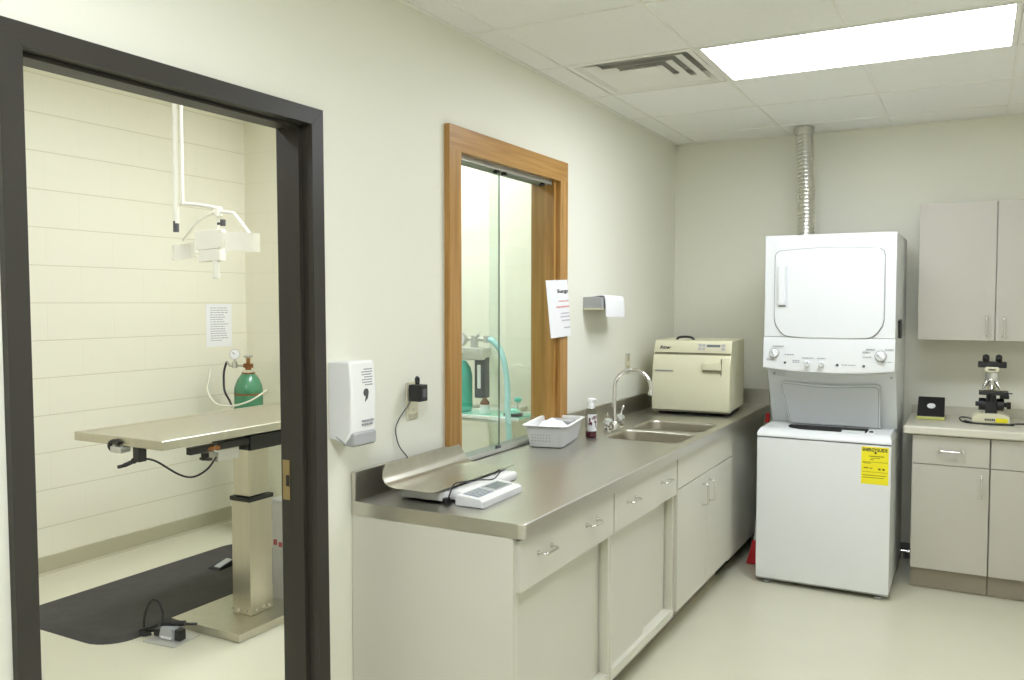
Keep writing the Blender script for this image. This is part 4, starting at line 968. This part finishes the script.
q = MB(); q.box(-1.30, -1.22, 2.79, 2.92, 0.845, 0.905, b=0.006); q.cyl((-1.225, 2.76, 0.915), (-1.195, 2.76, 0.915), 0.018, seg=16, m=None); q.build('motor_box', TRACK, t)
q = MB(); q.tube([(-1.225, 2.70, 0.918), (-1.195, 2.775, 0.920)], 0.013, 10); q.build('lock_knob', RUST, t)
q = MB(); q.cyl((-1.25, 2.74, 0.895), (-1.25, 2.74, 0.862), 0.018, seg=14); q.box(-1.275, -1.215, 2.728, 2.752, 0.862, 0.874, b=0.002); q.build('clamp_knob', BPLAST, t)
tx0, tx1, ty0, ty1 = -1.733, -1.150, 2.425, 3.90
tb = bmesh.new(); rings = []
for (ins, z) in ((0.004, ZTT - 0.040), (0, ZTT - 0.037), (0, ZTT - 0.003), (0.003, ZTT), (0.030, ZTT), (0.045, ZTT - 0.006), (0.10, ZTT - 0.008)):
    rings.append([tb.verts.new((x, y, z)) for x, y in ((tx0 + ins, ty0 + ins), (tx1 - ins, ty0 + ins), (tx1 - ins, ty1 - ins), (tx0 + ins, ty1 - ins))])
for A, B in zip(rings, rings[1:]):
    for k in range(4): tb.faces.new((A[k], A[(k + 1) % 4], B[(k + 1) % 4], B[k]))
tb.faces.new(rings[0])
r6 = rings[-1]; mv = [tb.verts.new(((tx0 + tx1) / 2, ty0 + 0.13, ZTT - 0.022)), tb.verts.new(((tx0 + tx1) / 2, ty1 - 0.13, ZTT - 0.022))]
tb.faces.new((r6[0], r6[1], mv[0])); tb.faces.new((r6[1], r6[2], mv[1], mv[0])); tb.faces.new((r6[2], r6[3], mv[1])); tb.faces.new((r6[3], r6[0], mv[0], mv[1]))
q = MB(); q._add(tb); q.build('tabletop', STEEL2, t, ang=20)
q = MB(); q.box(-1.468, -1.395, 2.41, 2.46, 0.930, 0.958, b=0.004, m=TRACK); q.tube(spl([(-1.468, 2.425, 0.935), (-1.478, 2.418, 0.952), (-1.47, 2.416, 0.972), (-1.44, 2.416, 0.980), (-1.41, 2.416, 0.972)], 5), 0.010, 8, m=BPLAST); q.build('clamp', TRACK, t)
q = MB(); q.box(-1.345, -1.303, 2.43, 2.47, 0.896, 0.962, b=0.004); q.tube(spl([(-1.325, 2.45, 0.915), (-1.35, 2.43, 0.895), (-1.375, 2.405, 0.880), (-1.392, 2.392, 0.875)], 5), [0.014] * 5 + [0.010] * 5 + [0.008] * 6, 10); q.build('lever', BPLAST, t)
q = MB(); q.tube(spl([(-1.310, 2.455, 0.91), (-1.270, 2.49, 0.895), (-1.235, 2.58, 0.825), (-1.235, 2.66, 0.800), (-1.235, 2.74, 0.822), (-1.235, 2.80, 0.875), (-1.240, 2.83, 0.885)], 8), 0.0045, 8); q.build('lever_cable', BPLAST, t)

t = thing('floor_mat', 'black anti-fatigue rubber mat on the surgery floor', 'mat', (-2.01, 3.2, 0))
m0 = (-2.42, -1.60, 2.475, 4.03)
tb = bmesh.new(); rings = []
for ins, z in ((0.0, 0.0006), (0.002, 0.003), (0.035, 0.016), (0.06, 0.019)):
    rings.append([tb.verts.new((x, y, z)) for x, y in rrect(m0[0] + ins, m0[1] - ins, m0[2] + ins, m0[3] - ins, 0.16 - ins, 8)])
for A, B in zip(rings, rings[1:]):
    for k in range(len(A)): tb.faces.new((A[k], A[(k + 1) % len(A)], B[(k + 1) % len(A)], B[k]))
tb.faces.new(rings[0]); tb.faces.new(rings[-1])
q = MB(); q._add(tb); q.build('mat_sheet', BRUB, t, ang=50)
t = thing('foot_pedal', 'black foot pedal on the rubber mat behind the table column', 'pedal', (-2.03, 3.55, 0.019))
q = MB(); q.prism([(3.49, 0.0196), (3.62, 0.0196), (3.60, 0.055), (3.50, 0.032)], 'x', -2.09, -2.0, b=0.004); q.build('pedal_body', BPLAST, t)
q = MB(); q.prism([(3.50, 0.034), (3.598, 0.057), (3.598, 0.061), (3.50, 0.038)], 'x', -2.05, -2.004); q.build('tread', GPLAST, t)

t = thing('floor_outlet', 'grey metal floor outlet box on a plate at the edge of the mat', 'floor outlet', (-1.45, 2.70, 0))
Rf = Matrix.Translation((-1.452, 2.705, 0)) @ Matrix.Rotation(0.1, 4, 'Z')
q = MB(); q.box(-0.095, 0.095, -0.085, 0.085, 0.0006, 0.006, b=0.002, mtx=Rf); q.build('floor_plate', TRACK, t)
q = MB(); q.prism([(-0.05, 0.006), (0.045, 0.006), (0.03, 0.062), (-0.035, 0.062)], 'y', -0.035, 0.045, b=0.005, mtx=Rf); q.build('outlet_box', GPLAST, t)
q = MB(); q.box(-0.03, 0.03, -0.040, -0.034, 0.012, 0.022, mtx=Rf); q.build('label_strip', PAPER, t)
t = TABLE
q = MB()
q.box(0.045, 0.080, -0.03, 0.01, 0.008, 0.06, b=0.006, mtx=Rf); q.box(-0.085, -0.048, -0.03, 0.02, 0.01, 0.045, b=0.006, mtx=Rf); q.tube([(-1.50, 2.69, 0.066), (-1.40, 2.74, 0.072)], 0.013, 10); PLUG = q
q = MB(); q.tube(spl([(-1.535, 2.695, 0.03), (-1.57, 2.68, 0.025), (-1.60, 2.67, 0.035), (-1.60, 2.675, 0.10), (-1.575, 2.69, 0.165), (-1.535, 2.70, 0.165), (-1.505, 2.70, 0.12), (-1.495, 2.695, 0.075), (-1.45, 2.72, 0.074), (-1.41, 2.76, 0.06), (-1.39, 2.80, 0.05)], 8), 0.0065, 8)
q.tube(spl([(-1.54, 2.66, 0.02), (-1.58, 2.645, 0.014), (-1.605, 2.65, 0.03), (-1.56, 2.665, 0.045), (-1.52, 2.68, 0.06)], 6), 0.007, 8); o = q.build('power_cord', BPLAST, t); PLUG.build('plug', BPLAST, o)

t = thing('storage_bin', 'white bin with red writing behind the table column', 'bin', (-1.24, 3.46, 0))
q = MB(); q.prism(rrect(-1.40, -1.08, 3.30, 3.62, 0.02, 4), 'z', 0.0008, 0.53, b=0.008); q.build('bin_body', WPLAST, t)
q = MB(); q.prism(rrect(-1.405, -1.075, 3.295, 3.625, 0.022, 4), 'z', 0.53, 0.552, b=0.006); q.build('bin_lid', WPLAST, t)
q = MB()
for k in range(8): q.box(-1.38 + 0.036 * k, -1.355 + 0.036 * k, 3.2985, 3.302, 0.30 + random.uniform(0, 0.01), 0.325 + random.uniform(0, 0.015))
q.build('red_marks', RINK, t)

# notice on the block wall
t = thing('wall_notice', 'white printed notice taped on the block wall near the oxygen cylinder', 'notice', (XS + 0.002, 4.34, 1.272))
q = MB(); q.box(XS + 0.0006, XS + 0.002, 4.225, 4.458, 1.272, 1.575); q.build('sheet', PAPER, t)
q = MB()
for k in range(15):
    z = 1.545 - 0.0165 * k; ya = 4.262; end = random.uniform(4.36, 4.43)
    while ya < end:
        w = random.uniform(0.012, 0.035); q.box(XS + 0.0015, XS + 0.0026, ya, min(ya + w, end), z, z + 0.0045); ya += w + 0.005
q.build('text_lines', GINK, t)

# oxygen cylinder
ox, oy = -2.530, 4.255
T_ = Matrix.Translation((ox, oy, 0)); TV = Matrix.Translation((ox, oy, -0.054))
t = thing('oxygen_cylinder', 'green oxygen cylinder standing behind the surgery table', 'gas cylinder', (ox, oy, 0))
r_ = 0.096
q = MB(); q.lathe([(r_ - 0.012, 0.0008), (r_, 0.012), (r_, 0.985), (r_ * 0.985, 1.00), (r_ * 0.93, 1.02), (r_ * 0.78, 1.055), (r_ * 0.58, 1.085), (0.044, 1.098)], 32, mtx=T_); q.build('tank', GREEN, t)
q = MB(); q.lathe([(0.042, 1.146), (0.042, 1.175), (0.034, 1.178)], 24, mtx=TV); q.build('neck_ring', IVORY, t)
q = MB(); q.lathe([(0.0445, 1.150), (0.0445, 1.162)], 24, mtx=TV, cap=False); q.build('neck_band', RUST, t)
q = MB(); q.lathe([(0.020, 1.176), (0.020, 1.20), (0.013, 1.205), (0.013, 1.262)], 18, mtx=TV); q.box(ox - 0.033, ox + 0.033, oy - 0.016, oy + 0.016, 1.138, 1.168, b=0.004); q.build('valve', RUST, t)
q = MB(); q.lathe([(0.008, 1.255), (0.030, 1.268), (0.032, 1.276), (0.026, 1.280), (0.004, 1.280)], 20, mtx=TV); q.build('hand_wheel', TRACK, t)
D1 = Vector((-0.72, -0.69, 0)) # towards the left in view
q = MB(); q.lathe([(r_ + 0.0006, 0.955), (r_ + 0.0006, 0.967)], 32, mtx=T_, cap=False); q.build('stain_band', RUST, t)
t = thing('oxygen_regulator', 'silver regulator and round gauge on the oxygen cylinder valve', 'regulator', (ox - 0.06, oy - 0.03, 1.146))
q = MB(); q.tube([(ox - 0.034, oy - 0.010, 1.153), (ox - 0.12, oy - 0.055, 1.153)], 0.010, 12); q.cyl((ox - 0.085, oy - 0.04, 1.136), (ox - 0.085, oy - 0.04, 1.181), 0.018, seg=16); q.tube([(ox - 0.12, oy - 0.055, 1.151), (ox - 0.135, oy - 0.065, 1.181)], 0.008, 10); q.build('regulator_body', CHROME, t)
gc = Vector((ox - 0.075, oy - 0.05, 1.233)); vd = Vector((1.85 - gc.x, -gc.y, 0)).normalized()
q = MB(); q.tube([(ox - 0.085, oy - 0.04, 1.176), (gc.x, gc.y, 1.211)], 0.007, 10); q.cyl(gc, gc + vd * 0.022, 0.036, seg=28, m=TRACK); q.cyl(gc + vd * 0.0215, gc + vd * 0.024, 0.030, seg=28, m=PAPER)
e2 = vd.cross(Vector((0, 0, 1)))
q.tube([gc + vd * 0.026, gc + vd * 0.026 + e2 * 0.014 + Vector((0, 0, 0.014))], 0.002, 6, m=INK); q.build('gauge', CHROME, t)
q = MB(); q.tube(spl([(ox - 0.135, oy - 0.065, 1.181), (ox - 0.150, oy - 0.075, 1.116), (ox - 0.150, oy - 0.080, 1.046), (ox - 0.115, oy - 0.105, 0.98), (ox - 0.06, oy - 0.115, 0.92), (ox - 0.03, oy - 0.12, 0.88)], 8), 0.0075, 10)
tag(q.build('black_gas_hose', BPLAST), 'black hose curving from the regulator down past the green cylinder', 'hose')
q = MB(); q.tube(spl([(ox - 0.34, oy - 0.02, 1.12), (ox - 0.32, oy - 0.05, 1.07), (ox - 0.24, oy - 0.14, 0.99), (ox - 0.11, oy - 0.20, 0.915), (ox + 0.03, oy - 0.20, 0.897), (ox + 0.15, oy - 0.14, 0.93), (ox + 0.22, oy - 0.05, 1.00)], 8), 0.0065, 10)
tag(q.build('clear_hose', CLEAR), 'clear plastic tube sagging in front of the green cylinder', 'hose')

# surgical lamp
t = thing('surgical_lamp', 'white ceiling surgical lamp hanging over the steel table', 'lamp', (-1.85, 3.1, HS))
q = MB(); q.cyl((-1.845, 3.1, 2.00), (-1.845, 3.1, HS - 0.001), 0.014, seg=18); q.cyl((-1.815, 3.115, 2.10), (-1.815, 3.115, HS - 0.001), 0.009, seg=14); q.lathe([(0.05, 0), (0.05, 0.02), (0.03, 0.035)], 24, mtx=Matrix.Translation((-1.84, 3.1, HS - 0.036))); q.build('ceiling_pole', LAMPW, t)
q = MB(); q.cyl((-1.847, 3.1, 1.955), (-1.847, 3.1, 2.012), 0.0150, seg=16); q.build('end_cap', DGPL, t)
lx, ly = -1.676, 3.23
q = MB(); q.tube(spl([(-1.83, 3.11, 2.105), (-1.76, 3.16, 2.10), (lx - 0.01, ly, 2.085)], 5), 0.009, 12); q.cyl((lx, ly, 2.04), (lx, ly, 2.09), 0.020, seg=18, b=0.004); q.build('arm', LAMPW, t)
q = MB(); q.tube([(lx - 0.03, ly, 2.065), (-1.83, 3.24, 2.03), (-1.96, 3.24, 1.925)], 0.0075, 10); q.tube([(lx + 0.02, ly, 2.065), (-1.585, 3.25, 2.055), (-1.475, 3.25, 1.945)], 0.0085, 10); q.tube([(lx, ly, 2.055), (-1.69, 3.23, 1.96)], 0.009, 10); q.build('yoke', LAMPW, t)
q = MB(); q.cyl((-1.612, 3.20, 1.985), (-1.612, 3.20, 2.018), 0.014, seg=14); q.box(-1.65, -1.605, 3.195, 3.21, 1.992, 2.004); q.build('lock_knob', DGPL, t)
q = MB(); q.prism([(-1.812, 1.862), (-1.636, 1.872), (-1.615, 1.955), (-1.622, 1.968), (-1.70, 1.972), (-1.818, 1.966), (-1.826, 1.955)], 'y', 3.195, 3.225, b=0.006); q.build('front_panel', LAMPW, t)
q = MB(); q.prism([(-1.80, 1.800), (-1.640, 1.806), (-1.640, 1.870), (-1.800, 1.866)], 'y', 3.20, 3.245, b=0.006); q.build('bulb_housing', LAMPW, t)
def wing(q, pts, z0, z1):
    V = []; n = len(pts)
    for (x, y, dz) in pts: V += [(x, y, z0 + dz), (x, y, z1 + dz)]
    q.grid(lambda u, v: tuple(Vector(V[2 * round(u * (n - 1))]).lerp(Vector(V[2 * round(u * (n - 1)) + 1]), v)), n - 1, 1, th=0.006)
q = MB(); wing(q, [(-1.60, 3.20, 0.0), (-1.585, 3.215, 0.010), (-1.54, 3.235, 0.014), (-1.49, 3.235, 0.006), (-1.45, 3.215, 0.0), (-1.395, 3.20, -0.002), (-1.385, 3.23, -0.002)], 1.846, 1.942); q.build('reflector', LAMPW, t)
q = MB(); wing(q, [(-1.995, 3.25, -0.01), (-2.00, 3.20, -0.01), (-1.97, 3.19, -0.012), (-1.93, 3.21, -0.006), (-1.89, 3.23, 0.0), (-1.85, 3.22, 0.006), (-1.825, 3.20, 0.010)], 1.826, 1.908); q.build('reflector', LAMPW, t)
q = MB(); q.box(-1.56, -1.48, 3.24, 3.32, 1.872, 1.890, b=0.004); q.box(-1.95, -1.87, 3.24, 3.32, 1.855, 1.872, b=0.004); q.build('bulb_cover', LAMPW, t)
q = MB(); q.lathe([(0.017, 0), (0.021, 0.01), (0.016, 0.05), (0.019, 0.095)], 18, mtx=Matrix.Translation((-1.682, 3.215, 1.712))); q.build('handle', LAMPW, t)

# ------------------------------------------------------------------ anaesthesia station seen through the window
t = thing('anesthesia_machine', 'wall mounted anesthesia station with aqua glass shelf seen through the window', 'medical machine', (-0.5, 4.3, 0.93))
q = MB(); q.box(-0.86, -0.300, 4.0, 4.24, 0.955, 0.967, b=0.002); o = q.build('shelf', SHELFG, t)
q = MB(); q.box(-0.86, -0.290, 3.990, 4.002, 0.950, 0.968, b=0.002); q.build('shelf_edge', WPLAST, o)
q = MB()
for xx in (-0.84,): q.tube(thread([(xx, 4.02, 0.948), (xx, 4.30, 0.948), (xx, YS - 0.002, 0.948)], 0.02), 0.012, 10)
q.box(-0.80, -0.45, 4.02, 4.05, 0.930, 0.945, b=0.003); q.box(-0.86, -0.30, 4.236, 4.26, 0.93, 0.967); q.box(-0.70, -0.55, 4.25, YS - 0.001, 0.935, 0.955); q.build('shelf_bracket', TRACK, t)
q = MB(); q.box(-0.645, -0.575, 4.13, 4.19, 1.045, 1.285, b=0.008); q.build('flow_block', DGPL, t)
q = MB(); q.box(-0.622, -0.600, 4.124, 4.135, 1.10, 1.235, b=0.003); q.build('flow_tube', WPLAST, t)
q = MB(); q.box(-0.705, -0.575, 4.10, 4.20, 1.262, 1.332, b=0.01); q.cyl((-0.655, 4.15, 1.33), (-0.655, 4.15, 1.40), 0.022, seg=18); q.tube([(-0.70, 4.15, 1.378), (-0.52, 4.15, 1.378)], 0.011, 12); q.cyl((-0.575, 4.15, 1.36), (-0.575, 4.15, 1.40), 0.018, seg=16); q.tube([(-0.64, 4.14, 1.385), (-0.605, 4.12, 1.41)], 0.008, 10); q.build('vaporizer', TRACK, t)
q = MB(); q.cyl((-0.708, 4.10, 1.380), (-0.708, 4.075, 1.380), 0.040, seg=26, m=TRACK); q.cyl((-0.708, 4.076, 1.380), (-0.708, 4.073, 1.380), 0.034, seg=26, m=PAPER); q.box(-0.709, -0.705, 4.071, 4.074, 1.380, 1.405, m=INK); q.build('gauge', TRACK, t)
q = MB(); q.tube([(-0.66, 4.19, 1.295), (-0.82, YS - 0.002, 1.295)], 0.014, 10); q.build('mount_arm', TRACK, t)
q = MB()
hp = spl([(-0.545, 4.14, 1.378), (-0.49, 4.09, 1.366), (-0.435, 4.06, 1.325), (-0.395, 4.04, 1.245), (-0.362, 4.01, 1.125), (-0.338, 3.968, 1.00), (-0.326, 3.962, 0.88), (-0.322, 3.965, 0.74)], 14)
q.tube(hp, [0.0145 if k % 2 else 0.0175 for k in range(len(hp))], 14)
tag(q.build('breathing_hose', HOSE), 'aqua corrugated breathing hose hanging over the glass shelf edge', 'hose')
t = thing('oxygen_cylinder', 'green oxygen cylinder at the left edge of the window glass', 'gas cylinder', (-0.735, 4.12, 0.967))
q = MB(); q.lathe([(0.060, 0.001), (0.068, 0.010), (0.068, 0.20), (0.058, 0.25), (0.034, 0.285), (0.018, 0.292)], 28, mtx=Matrix.Translation((-0.735, 4.13, 0.967))); q.build('tank', TEAL, t)
q = MB(); q.cyl((-0.735, 4.13, 1.255), (-0.735, 4.13, 1.30), 0.016, seg=16); q.build('valve', TRACK, t)
t = thing('medicine_bottle', 'small white bottle with brown cap on the aqua glass shelf', 'bottle', (-0.545, 4.08, 0.967))
q = MB(); q.lathe([(0.026, 0.001), (0.028, 0.005), (0.028, 0.045), (0.020, 0.055)], 20, mtx=Matrix.Translation((-0.545, 4.08, 0.967))); q.build('bottle_body', WPLAST, t)
q = MB(); q.lathe([(0.026, 0.053), (0.026, 0.066), (0.012, 0.084), (0.008, 0.09)], 16, mtx=Matrix.Translation((-0.545, 4.08, 0.967))); q.build('bottle_cap', BROWN, t)
t = thing('face_mask', 'clear breathing mask with black rim lying on the aqua glass shelf', 'mask', (-0.362, 4.07, 0.967))
q = MB(); q.tube([(-0.362 + 0.045 * math.cos(2 * PI * k / 24), 4.075 + 0.05 * math.sin(2 * PI * k / 24), 0.977) for k in range(24)], 0.009, 10, closed=True); q.build('rim', BPLAST, t)
q = MB(); q.lathe([(0.044, 0.010), (0.040, 0.026), (0.022, 0.04), (0.012, 0.044)], 20, mtx=Matrix.Translation((-0.362, 4.075, 0.967))); q.build('dome', SHELFG, t)
t = thing('rubber_bulb', 'teal rubber bulb on a thin stem standing on the glass shelf', 'bulb', (-0.385, 4.17, 0.967))
q = MB(); q.lathe([(0.014, 0.001), (0.014, 0.006), (0.005, 0.010), (0.005, 0.07)], 14, mtx=Matrix.Translation((-0.385, 4.17, 0.967))); q.build('stem', CHROME, t)
q = MB(); q.ball((-0.385, 4.17, 0.967 + 0.078), 0.020, (1.1, 1.1, 0.75)); q.build('bulb', TEAL, t)

# ------------------------------------------------------------------ world and view
w = bpy.data.worlds.new('World'); S.world = w; w.use_nodes = True
w.node_tree.nodes['Background'].inputs[0].default_value = (0.9, 0.9, 0.85, 1); w.node_tree.nodes['Background'].inputs[1].default_value = 0.05
S.view_settings.view_transform = 'Standard'; S.view_settings.look = 'None'; S.view_settings.gamma = 1.0
S.view_settings.use_curve_mapping = False
S.view_settings.exposure = 0.0
S.cycles.use_denoising = True
S.cycles.max_bounces = 10; S.cycles.diffuse_bounces = 6; S.cycles.glossy_bounces = 4; S.cycles.transparent_max_bounces = 12
S.cycles.sample_clamp_indirect = 6.0; S.cycles.caustics_reflective = False; S.cycles.caustics_refractive = False
